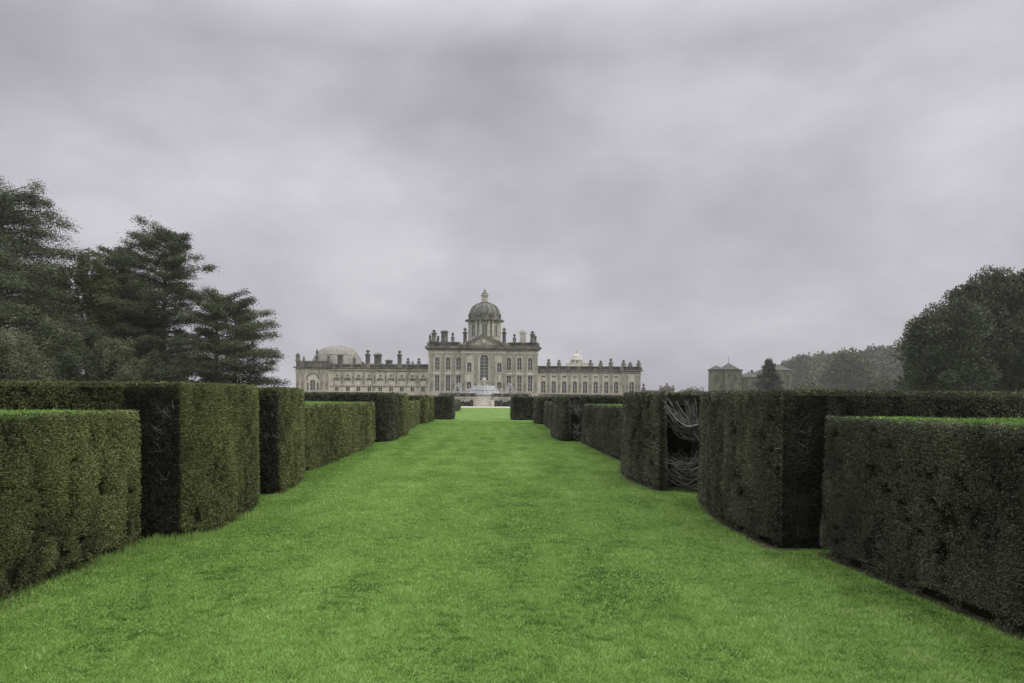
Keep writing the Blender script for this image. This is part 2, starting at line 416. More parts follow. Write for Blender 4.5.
pil_proto = {}
def pilaster(x, y, z0, z1, w=.95):
    key = (round(z1-z0, 1), w); loc = (x, y-HYf, z0-BASE)
    if key in pil_proto: return dup(pil_proto[key], loc)
    h = z1-z0; p = MB(); a = w/2
    p.box(-a*1.25, a*1.25, -.42, 0, 0, .35); p.box(-a*1.1, a*1.1, -.36, 0, .352, .6)
    p.box(-a, a, -.22, 0, .6, h-1.0)
    for i in range(4):
        cx = -a + w*(i+.5)/4; p.box(cx-w*.07, cx+w*.07, -.3, -.222, .7, h-1.1)
    p.add([(-a, -.3, h-1.0), (a, -.3, h-1.0), (a, 0, h-1.0), (-a, 0, h-1.0), (-a*1.35, -.5, h-.12), (a*1.35, -.5, h-.12), (a*1.35, 0, h-.12), (-a*1.35, 0, h-.12)],
          [(0,3,2,1),(4,5,6,7),(0,1,5,4),(1,2,6,5),(2,3,7,6),(3,0,4,7)])
    p.box(-a*1.45, a*1.45, -.55, 0, h-.12, h)
    o = p.build('pilaster', M['pilaster'], house); o.location = loc; pil_proto[key] = o; return o

# ---- centre block
cxL, cxR = U(428), U(537.5); zc0 = V(350.5); zpar = V(342)
cen = U(461.5), U(505.5)                 # pedimented centre bays
yC, yP = 205.0, 204.2
zpl = V(392)                             # top of the plinth
bays_l = [437, 447.8, 458.3]; bays_r = [508.6, 519.2, 530]
up0, up1, lo0, lo1 = V(370), V(357.2), V(391), V(375.5)
hol = []
for px in bays_l + bays_r:
    x = U(px); hol += [(x-.62, x+.62, up0, up1), (x-.6, x+.6, lo0, lo1)]
wl = MB()
hl = [h for h in hol if h[1] < cen[0]]; hr = [h for h in hol if h[0] > cen[1]]
facade(wl, cxL, cen[0], BASE, zc0, yC, hl); facade(wl, cen[1], cxR, BASE, zc0, yC, hr)
wl.add([(cxL,yC,BASE),(cxL,yC,zc0),(cxL,yC+24,zc0),(cxL,yC+24,BASE)], [(0,1,2,3)]); wl.add([(cxR,yC,BASE),(cxR,yC,zc0),(cxR,yC+24,zc0),(cxR,yC+24,BASE)], [(0,3,2,1)])
wl.add([(cxL,yC+24,BASE),(cxR,yC+24,BASE),(cxR,yC+24,zc0),(cxL,yC+24,zc0)], [(0,3,2,1)])
# centre bays
c0 = U(484); hc = [(c0-1.15, c0+1.15, V(380.5), V(354.5))]
for px in (469, 499): hc += [(U(px)-.6, U(px)+.6, V(372), V(362.5)), (U(px)-.6, U(px)+.6, V(390), V(382))]
hc += [(c0-.7, c0+.7, BASE+.3, V(384.5))]
facade(wl, cen[0], cen[1], BASE, zc0, yP, hc)
for x in cen: wl.add([(x,yP,BASE),(x,yP,zc0),(x,yC,zc0),(x,yC,BASE)], [(0,1,2,3)])
hp(wl, 'wall', 'stone')
for xa, xb in ((cxL-.15, cen[0]), (cen[1], cxR+.15)):
    mb = MB(); mb.box(xa, xb, yC-.25, yC-.003, BASE, zpl-.3); hp(mb, 'plinth', 'stone_trim')
    mb = MB(); mb.box(xa+.01, xb-.01, yC-.14, yC-.003, V(373.6), V(372.4)); hp(mb, 'string_course', 'stone_trim')
for px in bays_l + bays_r:
    window(U(px), yC, up0, up1, 1.24, arch=True); window(U(px), yC, lo0, lo1, 1.2, head='seg')
window(c0, yP, V(380.5), V(354.5), 2.3, arch=True)
for px in (469, 499):
    window(U(px), yP, V(372), V(362.5), 1.2, arch=True); window(U(px), yP, V(390), V(382), 1.2, head='none')
d_ = MB(); d_.box(c0-.69, c0+.69, yP+.3, yP+.4, BASE+.3, V(384.5)); hp(d_, 'door', 'glass')
for px in (431.2, 442.4, 453.1, 513.9, 524.6, 535.4): pilaster(U(px), yC, zpl-.3, V(353.5))
for px in (463.2, 475.5, 492.5, 503.8): pilaster(U(px), yP, zpl-.3, V(353.5), 1.05)
# oval medallions and swags over the side niches
for px in (469, 499):
    m_ = MB(); n = 14; pts = [(.7*math.cos(2*PI*i/n), .95*math.sin(2*PI*i/n)) for i in range(n)]
    m_.prism([(U(px)+a, V(359)+b_) for a, b_ in pts], yP-.16, yP-.003); hp(m_, 'medallion', 'stone_trim')
# entablature, cornice
mb = MB(); mb.box(cxL-.12, cen[0]-.01, yC-.3, yC-.003, V(353.4), V(352)); mb.box(cen[1]+.01, cxR+.12, yC-.3, yC-.003, V(353.4), V(352)); mb.box(cen[0]-.1, cen[1]+.1, yP-.3, yP-.003, V(353.4), V(352))
n = 44
for i in range(n):
    cx = cxL + (cxR-cxL)*(i+.5)/n; yy = yP if cen[0] < cx < cen[1] else yC
    mb.box(cx-.16, cx+.16, yy-.14, yy-.004, V(351.8), V(350.6))
hp(mb, 'frieze', 'stone_trim')
mb = MB(); cornice(mb, cxL, cxR, yC, zc0, yC+24, .95, V(346.5)-zc0); cornice(mb, cen[0]-.01, cen[1]+.01, yP-.004, zc0+.003, yC+5, .95, V(346.5)-zc0)
hp(mb, 'cornice', 'weathered')
zt = V(346.5)
mb = MB(); balustrade(mb, cxL, cen[0]-.6, yC, zt+.003, zpar-zt, 3.6); mb.box(cxL+.1, cxL+.5, yC+.68, yC+24, zt+.004, zpar-.1); hp(mb, 'balustrade', 'weathered')
mb = MB(); balustrade(mb, cen[1]+.6, cxR, yC, zt+.003, zpar-zt, 3.6); mb.box(cxR-.5, cxR-.1, yC+.68, yC+24, zt+.004, zpar-.1)
hp(mb, 'balustrade', 'weathered')
# pediment
ap = V(333.8)
mb = MB(); a, b_ = cen[0]-.8, cen[1]+.8; cm = (a+b_)/2
mb.prism([(a+1, zt+.005), (b_-1, zt+.005), (cm, ap-.7)], yP-.1, yC+6); hp(mb, 'tympanum', 'stone_trim')
mb = MB()
for sgn, e0 in ((1, a), (-1, b_)):
    mb.prism([(e0, zt+.006), (e0+sgn*1.3, zt+.006), (cm+(.0 if sgn > 0 else .002), ap-.68), (cm+(.0 if sgn > 0 else .002), ap)], yP-1.0, yC+6.2)
hp(mb, 'pediment', 'weathered')
mb = MB()
for i in range(9):
    an = i/8; x = cm-4.2+8.4*an; hh = 1.5*(1-abs(an-.5)*2)+.35
    mb.lathe([(.15, zt+.15), (.38, zt+.15+hh*.4), (.25, zt+.15+hh*.8), (.05, zt+.2+hh)], x, yP-.2, 7)
mb.lathe([(.1, zt+.3), (.75, zt+.9), (.85, zt+1.4), (.5, zt+1.9), (.1, zt+2.1)], cm, yP-.15, 10)
hp(mb, 'coat_of_arms', 'stone_trim')
mb = MB(); mb.add([(cxL+.6, yC+.7, zt+.01), (cxR-.6, yC+.7, zt+.01), (cxR-5, yC+12, zt+1.6), (cxL+5, yC+12, zt+1.6)], [(0, 1, 2, 3)])
mb.add([(cxL+.6, yC+23.5, zt+.01), (cxR-.6, yC+23.5, zt+.01), (cxR-5, yC+12, zt+1.6), (cxL+5, yC+12, zt+1.6)], [(3, 2, 1, 0)])
mb.add([(cxL+.6, yC+.7, zt+.01), (cxL+.6, yC+23.5, zt+.01), (cxL+5, yC+12, zt+1.6)], [(2, 1, 0)]); mb.add([(cxR-.6, yC+.7, zt+.01), (cxR-.6, yC+23.5, zt+.01), (cxR-5, yC+12, zt+1.6)], [(0, 1, 2)])
hp(mb, 'roof', 'lead')

# ---- drum, dome, lantern
DY = 214.0
dr = (500-468)/2*DY/F; dcx = U(484, DY)
zA, zB = zt, V(322, DY)
mb = MB(); n = 48
ring = lambda r, z: (r, z)
mb.lathe([(dr*.95, zA), (dr*.95, zB)], dcx, DY, 48); hp(mb, 'drum', 'pilaster')
mb = MB(); mb.lathe([(dr*1.07, zA+.0), (dr*1.07, zA+2.2), (dr*1.0, zA+3.3), (dr*.9, zA+3.35)], dcx, DY, 48); hp(mb, 'drum_base', 'pilaster')
first = None
for i in range(8):
    an = 2*PI*i/8 - PI/2
    m_ = MB(); h = zB-.6-(zA+3.36)
    # window with arched head, built facing -Y at the origin
    m_.box(-.95, -.66, -.1, .2, 0, h*.75); m_.box(.66, .95, -.1, .2, 0, h*.75)
    nn = 8; i_ = [(.66*math.cos(PI*k/nn), h*.75+.66*math.sin(PI*k/nn)) for k in range(nn+1)]; o_ = [(.95*math.cos(PI*k/nn), h*.75+.95*math.sin(PI*k/nn)) for k in range(nn+1)]
    for k in range(nn): m_.prism([i_[k], o_[k], o_[k+1], i_[k+1]], -.1, .2)
    if first is None:
        w_ = m_.build('window', M['stone_trim'], house)
        p = MB(); p.prism([(-.655, 0), (.655, 0)] + i_, .03, .15); p.build('pane', M['glass'], w_); first = w_
        ww = w_
    else: ww = dup(first, (0, 0, 0))
    rr = dr*.95+.02
    ww.location = (dcx+rr*math.cos(an), DY-HYf+rr*math.sin(an), zA+3.37-BASE); ww.rotation_euler = (0, 0, an+PI/2)
cp = None
for i in range(16):
    an = 2*PI*(i//2)/8 - PI/2 + PI/8 + (-.13 if i % 2 else .13)
    h = zB-.05-(zA+3.36)
    if cp is None:
        p = MB(); p.box(-.3, .3, -.25, .25, 0, .3); p.box(-.22, .22, -.2, .2, .3, h-.5); p.taper(-.36, .36, -.3, .3, h-.002, h-.5, .62); cp = p.build('drum_pilaster', M['stone_trim'], house); o = cp
    else: o = dup(cp, (0, 0, 0))
    rr = dr*1.0; o.location = (dcx+rr*math.cos(an), DY-HYf+rr*math.sin(an), zA+3.36-BASE); o.rotation_euler = (0, 0, an+PI/2)
mb = MB(); mb.lathe([(dr*.98, zB-.3), (dr*1.05, zB), (dr*1.22, zB+.15), (dr*1.22, zB+.5), (dr*1.0, zB+.5), (dr*1.0, zB+1.5), (dr*.95, zB+1.55)], dcx, DY, 48); hp(mb, 'drum_cornice', 'weathered')
for i in range(8):
    an = 2*PI*i/8 - PI/2 + PI/8
    m_ = MB(); m_.lathe([(r_*.8, z_*1.9) for r_, z_ in URN], n=8)
    o = m_.build('finial', M['weathered'], house); o.location = (dcx+dr*1.04*math.cos(an), DY-HYf+dr*1.04*math.sin(an), zB+.46-BASE)
rD = (499-469.4)/2*DY/F; z0d = zB+1.5; hD = V(303.3, DY)-z0d
prof = [(rD*1.0, z0d), (rD, z0d+.25)] + [(rD*1.02*math.cos(t_*PI/2)**.78 if t_ < 1 else .1, z0d+.25+(hD-.2)*math.sin(t_*PI/2)) for t_ in [i/14 for i in range(1, 13)]]
mb = MB(); mb.lathe(prof, dcx, DY, 48); dome = hp(mb, 'dome', 'dome', smooth=True)
for i in range(16):
    an = 2*PI*(i+.5)/16
    m_ = MB(); pts = [(dcx+(r_+.03)*math.cos(an), DY+(r_+.03)*math.sin(an), z_+.02) for r_, z_ in prof[1:]]
    m_.tube(pts, [.19]*len(pts), 5); m_.v = [(x, y-HYf, z-BASE) for x, y, z in m_.v]; m_.build('rib', M['weathered'], dome)
zl = V(303.6, DY)
mb = MB(); mb.lathe([(1.5, zl-.4), (1.5, zl), (1.35, zl+.1), (1.35, zl+.35), (1.1, zl+.36)], dcx, DY, 16); hp(mb, 'lantern_base', 'weathered')
mb = MB(); mb.lathe([(.55, zl+.36), (.55, zl+2.2)], dcx, DY, 8)
for i in range(8):
    an = 2*PI*(i+.5)/8; mb.lathe([(.17, zl+.362), (.14, zl+2.2)], dcx+.85*math.cos(an), DY+.85*math.sin(an), 6)
mb.lathe([(1.0, zl+2.2), (1.25, zl+2.3), (1.25, zl+2.5), (.95, zl+2.55)], dcx, DY, 16); hp(mb, 'lantern', 'stone_trim')
zz = V(288, DY)
mb = MB(); mb.lathe([(.95, zl+2.552), (.85, zl+2.9), (.55, zl+3.3), (.28, zl+3.5), (.25, zl+3.65), (.36, zl+3.85), (.12, zl+4.05), (.07, zl+4.3), (.02, zz)], dcx, DY, 12); hp(mb, 'lantern_cap', 'weathered')

# roofline of the centre block
zp = zpar+.003
pillar(433.5, 1.15, 329.5, zp, 205.4); pillar(429.6, .6, 334, zp, 205.4); chimney(444, 2.1, 330, zp, 207.5, 3); urn(452.3, 331.8, zp, 205.4)
pillar(464.6, 1.0, 327.3, zp-.6, 209); pillar(503.6, 1.0, 327.3, zp-.6, 209)
urn(514, 333.4, zp, 205.4); chimney(522.3, 1.9, 330.5, zp, 207.5, 3, 'stone_trim'); pillar(532, 1.1, 330.8, zp, 205.4); chimney(534.6, .9, 335.5, zp, 206.4, 1)
chimney(437.6, .7, 335.5, zp, 208, 1)

# ---- left wing
yW = 207.0
def Uw(px): return U(px, yW)
def Vw(py, px=483): return V(py, yW, px)
a, b_ = Uw(329), cxL-.003
ztL = Vw(369, 380); holes = []; bw = [336.8, 347.7, 358.3, 369.2, 380.1, 391, 401.6, 412.3, 422.8]
for px in bw:
    x = Uw(px); holes += [(x-.55, x+.55, Vw(391.2, 380), Vw(387, 380))]
    holes += [(x-.36, x+.36, Vw(376.8, 380), Vw(374.6, 380))]
mb = MB(); facade(mb, a, b_, BASE, ztL, yW, holes); mb.add([(a, yW+14, BASE), (b_, yW+14, BASE), (b_, yW+14, ztL), (a, yW+14, ztL)], [(3, 2, 1, 0)])
hp(mb, 'wing_wall', 'stone')
def blind(x):
    z0_, z1_ = Vw(385, 380), Vw(380.2, 380)
    m_ = MB(); m_.box(x-.6, x+.6, yW-.08, yW-.003, z0_, z1_); b_ = hp(m_, 'blind_window', 'stone_trim')
    m_ = MB(); n = 6; m_.prism([(x+1.0*math.cos(PI*i/n), z1_+.02+.62*math.sin(PI*i/n)) for i in range(n+1)], yW-.3, yW-.003)
    m_.v = [(a_, c_-HYf, d_-BASE) for a_, c_, d_ in m_.v]; m_.build('hood', M['weathered'], b_)
for px in bw:
    window(Uw(px), yW, Vw(391.2, 380), Vw(387, 380), 1.1); blind(Uw(px)); window(Uw(px), yW, Vw(376.8, 380), Vw(374.6, 380), .72)
for k in range(len(bw)-1):
    x = Uw((bw[k]+bw[k+1])/2); pilaster(x, yW, Vw(386, 380), ztL-.7, .5)
mb = MB(); cornice(mb, a+.7, b_-.6, yW, ztL, yW+14, .6, Vw(367.4, 380)-ztL); mb.box(a, b_, yW-.12, yW-.003, ztL-.7, ztL-.45); mb.box(a, b_, yW-.12, yW-.003, Vw(386, 380)-.2, Vw(386, 380)-.02)
hp(mb, 'wing_cornice', 'weathered')
zwt = Vw(367.4, 380)
mb = MB(); balustrade(mb, a+.1, b_-.1, yW, zwt+.003, Vw(364.6, 380)-zwt, 3.2); hp(mb, 'wing_balustrade', 'weathered')
mb = MB(); mb.prism([(0, 0), (0, 0), (0, 0)], 0, 0) if False else None
mb.add([(a, yW+.8, zwt), (b_, yW+.8, zwt), (b_, yW+7, zwt+1.4), (a, yW+7, zwt+1.4), (b_, yW+13.5, zwt), (a, yW+13.5, zwt)], [(0, 1, 2, 3), (3, 2, 4, 5), (0, 3, 5), (1, 4, 2)])
hp(mb, 'wing_roof', 'tile')
zL = Vw(364.6, 380)+.003
pillar(367.5, 1.15, 349.3, zL-.8, yW+.6); chimney(377.6, 2.2, 352.6, zL-.8, yW+5, 3); chimney(388.8, 2.0, 359.2, zL-.8, yW+5, 2); pillar(399.3, 1.05, 349.8, zL-.8, yW+.6)
urn(407.8, 357.6, zL, yW+.3); urn(412.4, 361, zL, yW+.3, .6); urn(418.6, 357.8, zL, yW+.3); chimney(362.6, .7, 361.6, zL-.3, yW+1.5, 0)
# ---- left end pavilion
yE = 206.2
a2, b2 = U(295.8, yE), U(329, yE)-.003
zE, zEt = V(368.6, yE, 310), V(360.8, yE, 310); xw = U(312.6, yE)
hE = [(xw-.75, xw+.75, V(390, yE, 310), V(379.5, yE, 310)), (xw-1.7, xw-1.1, V(390, yE, 310), V(382.5, yE, 310)), (xw+1.1, xw+1.7, V(390, yE, 310), V(382.5, yE, 310))]
mb = MB(); facade(mb, a2, b2, BASE, zE, yE, hE); mb.add([(a2, yE, BASE), (a2, yE, zE), (a2, yE+40, zE), (a2, yE+40, BASE)], [(0, 1, 2, 3)]); mb.add([(b2, yE, BASE), (b2, yE, zE), (b2, yE+40, zE), (b2, yE+40, BASE)], [(0, 3, 2, 1)])
hp(mb, 'pavilion_wall', 'stone')
window(xw, yE, hE[0][2], hE[0][3], 1.5, arch=True)
for s_ in (1, 2): window((hE[s_][0]+hE[s_][1])/2, yE, hE[s_][2], hE[s_][3], .6)
n = 10; m_ = MB(); arc = [(1.5*math.cos(PI*i/n), 1.5*math.sin(PI*i/n)) for i in range(n+1)]; arc2 = [(1.85*math.cos(PI*i/n), 1.85*math.sin(PI*i/n)) for i in range(n+1)]
for i in range(n): m_.prism([(xw+arc[i][0], V(379, yE, 310)+arc[i][1]), (xw+arc2[i][0], V(379, yE, 310)+arc2[i][1]), (xw+arc2[i+1][0], V(379, yE, 310)+arc2[i+1][1]), (xw+arc[i+1][0], V(379, yE, 310)+arc[i+1][1])], yE-.2, yE-.003)
hp(m_, 'blind_arch', 'weathered')
for px in (297.5, 302.5, 321.5, 327): pilaster(U(px, yE), yE, V(392, yE, 310), zE-.4, .9)
mb = MB(); cornice(mb, a2, b2, yE, zE, yE+40, .8, V(366.5, yE, 310)-zE); mb.box(a2, b2, yE, yE+1, V(366.5, yE, 310)+.003, zEt-.25); mb.box(a2-.15, b2+.15, yE-.15, yE+1.1, zEt-.25, zEt)
mb.box(a2, a2+1, yE+1.1, yE+40, V(366.5, yE, 310)+.003, zEt-.2); mb.box(b2-1, b2, yE+1.1, yE+40, V(366.5, yE, 310)+.003, zEt-.2)
hp(mb, 'pavilion_cornice', 'weathered')
pe = zEt+.003
pillar(297.6, .95, 353, pe, yE+.5); urn(303.6, 356, pe, yE+.5, .6); urn(316.6, 348.8, pe, yE+8, .8); urn(328.3, 355, pe-.5, yE+.5, 1.0); chimney(340, 1.6, 354, zL-.8, yW+3, 0); pillar(354, .7, 356.5, zL-.3, yW+1)
# low dome of the west wing
LY = 224.0; lx = U(337, LY)
pr = [(r_*LY/F, V(y_, LY, 337)) for r_, y_ in ((27, 369), (25.8, 365), (24, 360.5), (22, 356.8), (21.2, 356.4), (21.2, 355.4), (20, 353.8), (17.5, 350.9), (14, 348.6), (9, 346.9), (4.5, 346.2), (.2, 346))]
mb = MB(); mb.lathe(pr, lx, LY, 40); ld = hp(mb, 'low_dome', 'pale_lead', smooth=False)
for i in range(28):
    an = 2*PI*i/28; m_ = MB(); m_.tube([(lx+(r_+.02)*math.cos(an), LY-HYf+(r_+.02)*math.sin(an), z_-BASE+.02) for r_, z_ in pr[1:-1]], [.10]*(len(pr)-2), 4); m_.build('rib', M['pilaster'], ld)
mb = MB(); x0, x1 = U(300, 222), U(322, 222); zb_, zt_ = V(362, 222, 310), V(354, 222, 310)
mb.prism([(x0, zb_), (x1+6, zb_), (x1+6, zt_), (x1-1.5, zt_)], 232, 244); hp(mb, 'pavilion_roof', 'pale_lead')

# ---- right wing
a, b_ = cxR+.003, U(621.4, yW)
ztR = Vw(371.6, 590); bt = Vw(381, 580); bb = Vw(393, 580)
tall = [543.2, 553.6, 564.1, 574.7, 585, 595.6, 606.2, 616]
holes = [(Uw(px)-.62, Uw(px)+.62, bb, bt) for px in tall]
mb = MB(); facade(mb, a, b_, BASE, ztR, yW, holes); mb.add([(a, yW+14, BASE), (b_, yW+14, BASE), (b_, yW+14, ztR), (a, yW+14, ztR)], [(3, 2, 1, 0)])
for x in (a, b_): mb.add([(x, yW, BASE), (x, yW, ztR), (x, yW+14, ztR), (x, yW+14, BASE)], [(0, 1, 2, 3)])
hp(mb, 'wing_wall', 'stone')
for px in tall: window(Uw(px), yW, bb, bt, 1.24, arch=True)
for k in range(len(tall)-1): pilaster(Uw((tall[k]+tall[k+1])/2), yW, bb-.4, ztR-.5, .75)
for px in tall:
    m_ = MB(); m_.box(Uw(px)-.5, Uw(px)+.5, yW-.1, yW-.003, Vw(377.4, 580), Vw(376, 580)); hp(m_, 'panel', 'weathered')
zwr = Vw(370, 580)
mb = MB(); cornice(mb, a+.6, b_-.7, yW, ztR, yW+14, .6, zwr-ztR); mb.box(a, b_, yW-.14, yW-.003, ztR-.5, ztR-.3); mb.box(a, b_, yW-.2, yW-.003, BASE, bb-.4)
hp(mb, 'wing_cornice', 'weathered')
zR = Vw(366.2, 590)
mb = MB(); balustrade(mb, a+.1, b_-.1, yW, zwr+.003, zR-zwr, 2.9); hp(mb, 'wing_balustrade', 'weathered')
mb = MB(); mb.add([(a, yW+.8, zwr), (b_, yW+.8, zwr), (b_, yW+7, zwr+1.2), (a, yW+7, zwr+1.2), (b_, yW+13.5, zwr), (a, yW+13.5, zwr)], [(0, 1, 2, 3), (3, 2, 4, 5), (0, 3, 5), (1, 4, 2)])
hp(mb, 'wing_roof', 'tile')
# end bays, a little forward
a3, b3 = U(621.4, yE), U(640.3, yE)
xe = U(631.5, yE); hE = [(xe-.7, xe+.7, V(393, yE, 630), V(381.5, yE, 630))]
mb = MB(); facade(mb, a3, b3, BASE, ztR, yE, hE)
for x in (a3, b3): mb.add([(x, yE, BASE), (x, yE, ztR), (x, yE+26, ztR), (x, yE+26, BASE)], [(0, 1, 2, 3)])
hp(mb, 'pavilion_wall', 'stone'); window(xe, yE, hE[0][2], hE[0][3], 1.4, arch=True)
for px in (623.3, 627, 636, 639): pilaster(U(px, yE), yE, bb-.4, ztR-.5, .7)
mb = MB(); cornice(mb, a3, b3, yE, ztR+.002, yE+26, .8, zwr-ztR); mb.box(a3, b3, yE-.14, yE-.003, ztR-.5, ztR-.3); hp(mb, 'pavilion_cornice', 'weathered')
mb = MB(); balustrade(mb, a3, b3, yE+.1, zwr+.006, zR-zwr, 2.5); mb.box(b3-.5, b3-.05, yE+.8, yE+26, zwr+.006, zR-.1); hp(mb, 'pavilion_balustrade', 'weathered')
for px, tp in ((548.4, 358.6), (558.8, 359.6), (590.3, 359.6), (600.5, 360.2), (610.5, 357.8)): urn(px, tp, zR+.003, yW+.3, 1.0)
for px, tp in ((623.3, 359.6), (630, 361.8), (638.4, 360.2)): urn(px, tp, zR+.006, yE+.4, 1.0)
# cupola of the north wing seen over the roof
KY = 245.0; kx = U(576.2, KY); z0, z1 = V(366, KY, 576), V(360.4, KY, 576)
kr = 5.6*KY/F
mb = MB(); mb.lathe([(kr*.9, z0-4), (kr*.9, z1)], kx, KY, 8)
for i in range(8):
    an = 2*PI*(i+.5)/8; mb.box(kx+kr*math.cos(an)-.3, kx+kr*math.cos(an)+.3, KY+kr*math.sin(an)-.3, KY+kr*math.sin(an)+.3, z0-4, z1)
mb.box(kx-3.2, kx+5.6, KY-2, KY+4, z0-5, V(363, KY, 576)); hp(mb, 'cupola', 'stone_trim')
mb = MB(); mb.lathe([(kr*1.1, z1), (kr*1.15, z1+.3), (kr*1.0, z1+.35), (kr*.98, z1+.8), (kr*.8, z1+1.5), (kr*.45, z1+2.0), (.3, z1+2.2), (.25, z1+2.8), (.32, z1+3.0), (.05, z1+3.8)], kx, KY, 16); hp(mb, 'cupola_dome', 'stone_trim', smooth=True)
mb = MB(); mb.box(a3-78, b3, yE+26, yE+45, BASE, ztR-1.2); hp(mb, 'rear_range', 'stone')

# =================================================================== GARDEN BEFORE THE HOUSE
def retaining(name, x0, x1, label):
    o = empty(name, ((x0+x1)/2, 178, 0), label, 'garden wall', 'balustraded terrace walls either side of the steps')
    cx = (x0+x1)/2; L_, R_ = x0-cx, x1-cx
    m1 = MB(); m1.box(L_, R_, 0, 1.9, 0, 2.2); m1.box(L_, R_, -.12, 0, 0, .35); m1.box(L_, R_, -.15, .0, 1.95, 2.2); m1.build('wall', M['stone'], o)
    m2 = MB(); balustrade(m2, L_, R_, 0.05, 2.203, .95, 2.2); m2.build('balustrade', M['weathered'], o)
    return o
retaining('garden_wall', U(440, 178), U(475.6, 178), 'dark stone balustraded terrace wall to the left of the pale steps')
retaining('garden_wall', U(492.6, 178), U(530, 178), 'dark stone balustraded terrace wall to the right of the pale steps')
st = empty('garden_steps', (U(484, 177), 174.6, 0), 'pale stone steps rising from the gravel path to the terrace', 'steps')
m_ = MB()
for i in range(12): m_.box(-1.95, 1.95, i*.43, 5.4, i*.183+.012, (i+1)*.183+.012)
m_.build('flight', M['stone_trim'], st)
for s_ in (-1, 1):
    m_ = MB(); m_.prism([(0, 0), (0, 0), (0, 0)], 0, 0) if False else None
    m_.box(s_*2.15-.19, s_*2.15+.19, 0, 3.3, .012, 1.2); m_.box(s_*2.15-.3, s_*2.15+.3, -.5, .0, .012, 1.5); m_.box(s_*2.15-.36, s_*2.15+.36, -.56, .06, 1.5, 1.65); m_.build('side_wall', M['stone'], st)

FY = 191.0
ft = empty('fountain', (U(484, FY), FY, BASE), 'white stone figure fountain with crouching statue holding a globe, jets playing', 'fountain')
m_ = MB(); n = 40
m_.lathe([(8.6, 0), (8.6, .25), (8.4, .3), (8.4, .6), (8.75, .62), (8.75, .8), (8.2, .8), (8.2, .45), (.1, .45)], n=40); m_.build('basin', M['white_stone'], ft)
m_ = MB(); m_.lathe([(8.19, .5), (8.19, .56), (.1, .56)], n=40); m_.build('basin_water', M['pool'], ft)
m_ = MB(); m_.lathe([(2.6, .57), (2.7, .9), (1.5, 1.2), (3.6, 1.4), (3.7, 1.6), (1.2, 1.65), (1.0, 2.5), (2.7, 2.8), (2.75, 2.98), (1.2, 3.02), (1.15, 3.1), (.1, 3.1)], n=18, flute=.05); m_.build('pedestal', M['white_stone'], ft)
# kneeling figure, one continuous figure
def skin_figure(name, joints, edges, mat, parent, loc=(0, 0, 0), rot=0, sc=1):
    me = bpy.data.meshes.new(name); me.from_pydata([j[:3] for j in joints], edges, [])
    o = bpy.data.objects.new(name, me); C.objects.link(o); o.parent = parent; o.location = loc; o.rotation_euler = (0, 0, rot); o.scale = (sc,)*3
    md = o.modifiers.new('skin', 'SKIN'); me.skin_vertices.new() if not me.skin_vertices else None
    for i, j in enumerate(joints):
        me.skin_vertices[0].data[i].radius = (j[3], j[3])
    me.skin_vertices[0].data[0].use_root = True
    o.modifiers.new('sub', 'SUBSURF').levels = 1; me.materials.append(mat); return o
J = [(0, 0, .45, .17), (0, -.02, .75, .17), (0, -.05, 1.02, .2), (0, -.12, 1.2, .08), (0, -.2, 1.33, .13),
     (.24, -.05, 1.1, .085), (.42, .02, 1.3, .06), (.3, .0, 1.55, .05), (-.24, -.05, 1.1, .085), (-.42, .02, 1.3, .06), (-.3, .0, 1.55, .05),
     (.2, -.38, .5, .12), (.22, -.3, .08, .07), (.22, -.5, .05, .06), (-.18, -.1, .12, .12), (-.2, .35, .1, .07), (-.2, .5, .08, .05)]
E = [(0, 1), (1, 2), (2, 3), (3, 4), (2, 5), (5, 6), (6, 7), (2, 8), (8, 9), (9, 10), (0, 11), (11, 12), (12, 13), (0, 14), (14, 15), (15, 16)]
skin_figure('kneeling_figure', J, E, M['white_stone'], ft, (0, 0, 3.08), 0, .8)
m_ = MB(); m_.lathe([(.55*math.sin(PI*i/12)+.001, 4.55-.5*math.cos(PI*i/12)) for i in range(13)], n=20); m_.build('globe', M['white_stone'], ft, smooth=True)
for k in range(4):
    an = PI/4 + k*PI/2 + .12; x, y = 5.6*math.cos(an), 5.6*math.sin(an)
    p = MB(); p.lathe([(.9, .57), (1.0, .8), (.6, 1.0), (.55, 1.1)], x, y, 10); p.build('rock', M['white_stone'], ft)
    skin_figure('triton_figure', J, E, M['white_stone'], ft, (x, y, 1.05), an+PI/2, .9)
def jet(p0, p1, top, r=.10):
    pts = []; rd = []
    for i in range(13):
        t_ = i/12; x = p0[0]+(p1[0]-p0[0])*t_; y = p0[1]+(p1[1]-p0[1])*t_; z = p0[2]+(p1[2]-p0[2])*t_+4*top*t_*(1-t_); pts.append((x, y, z)); rd.append(r*(.45+1.2*t_))
    q = MB(); q.tube(pts, rd, 6)
    for j in range(60):
        t_ = random.random()**.7; i = min(11, int(t_*12)); bp_ = Vector(pts[i]).lerp(Vector(pts[i+1]), t_*12-i)
        s_ = r*random.uniform(.25, .6); c_ = bp_ + Vector([random.gauss(0, r*(1+2.2*t_)) for _ in range(3)])
        q.lathe([(s_*.1, c_.z-s_), (s_, c_.z), (s_*.1, c_.z+s_)], c_.x, c_.y, 5)
    q.build('water_jet', M['water'], ft)
for k in range(4):
    an = PI/4 + k*PI/2 + .12
    jet((5.5*math.cos(an), 5.5*math.sin(an), 1.9), (2.2*math.cos(an), 2.2*math.sin(an), 1.6), .5, .07)
for r0, z0_, r1, z1_ in ((2.75, 3.0, 2.95, 1.75), (3.75, 1.62, 4.0, .57)):
    m_ = MB(); m_.lathe([(r0*.4, z0_), (r0, z0_), (r0*1.02, z0_-.25), ((r0+r1)/2, (z0_+z1_)/2), (r1, z1_)], n=44, flute=.035); m_.build('falling_water', M['water'], ft)
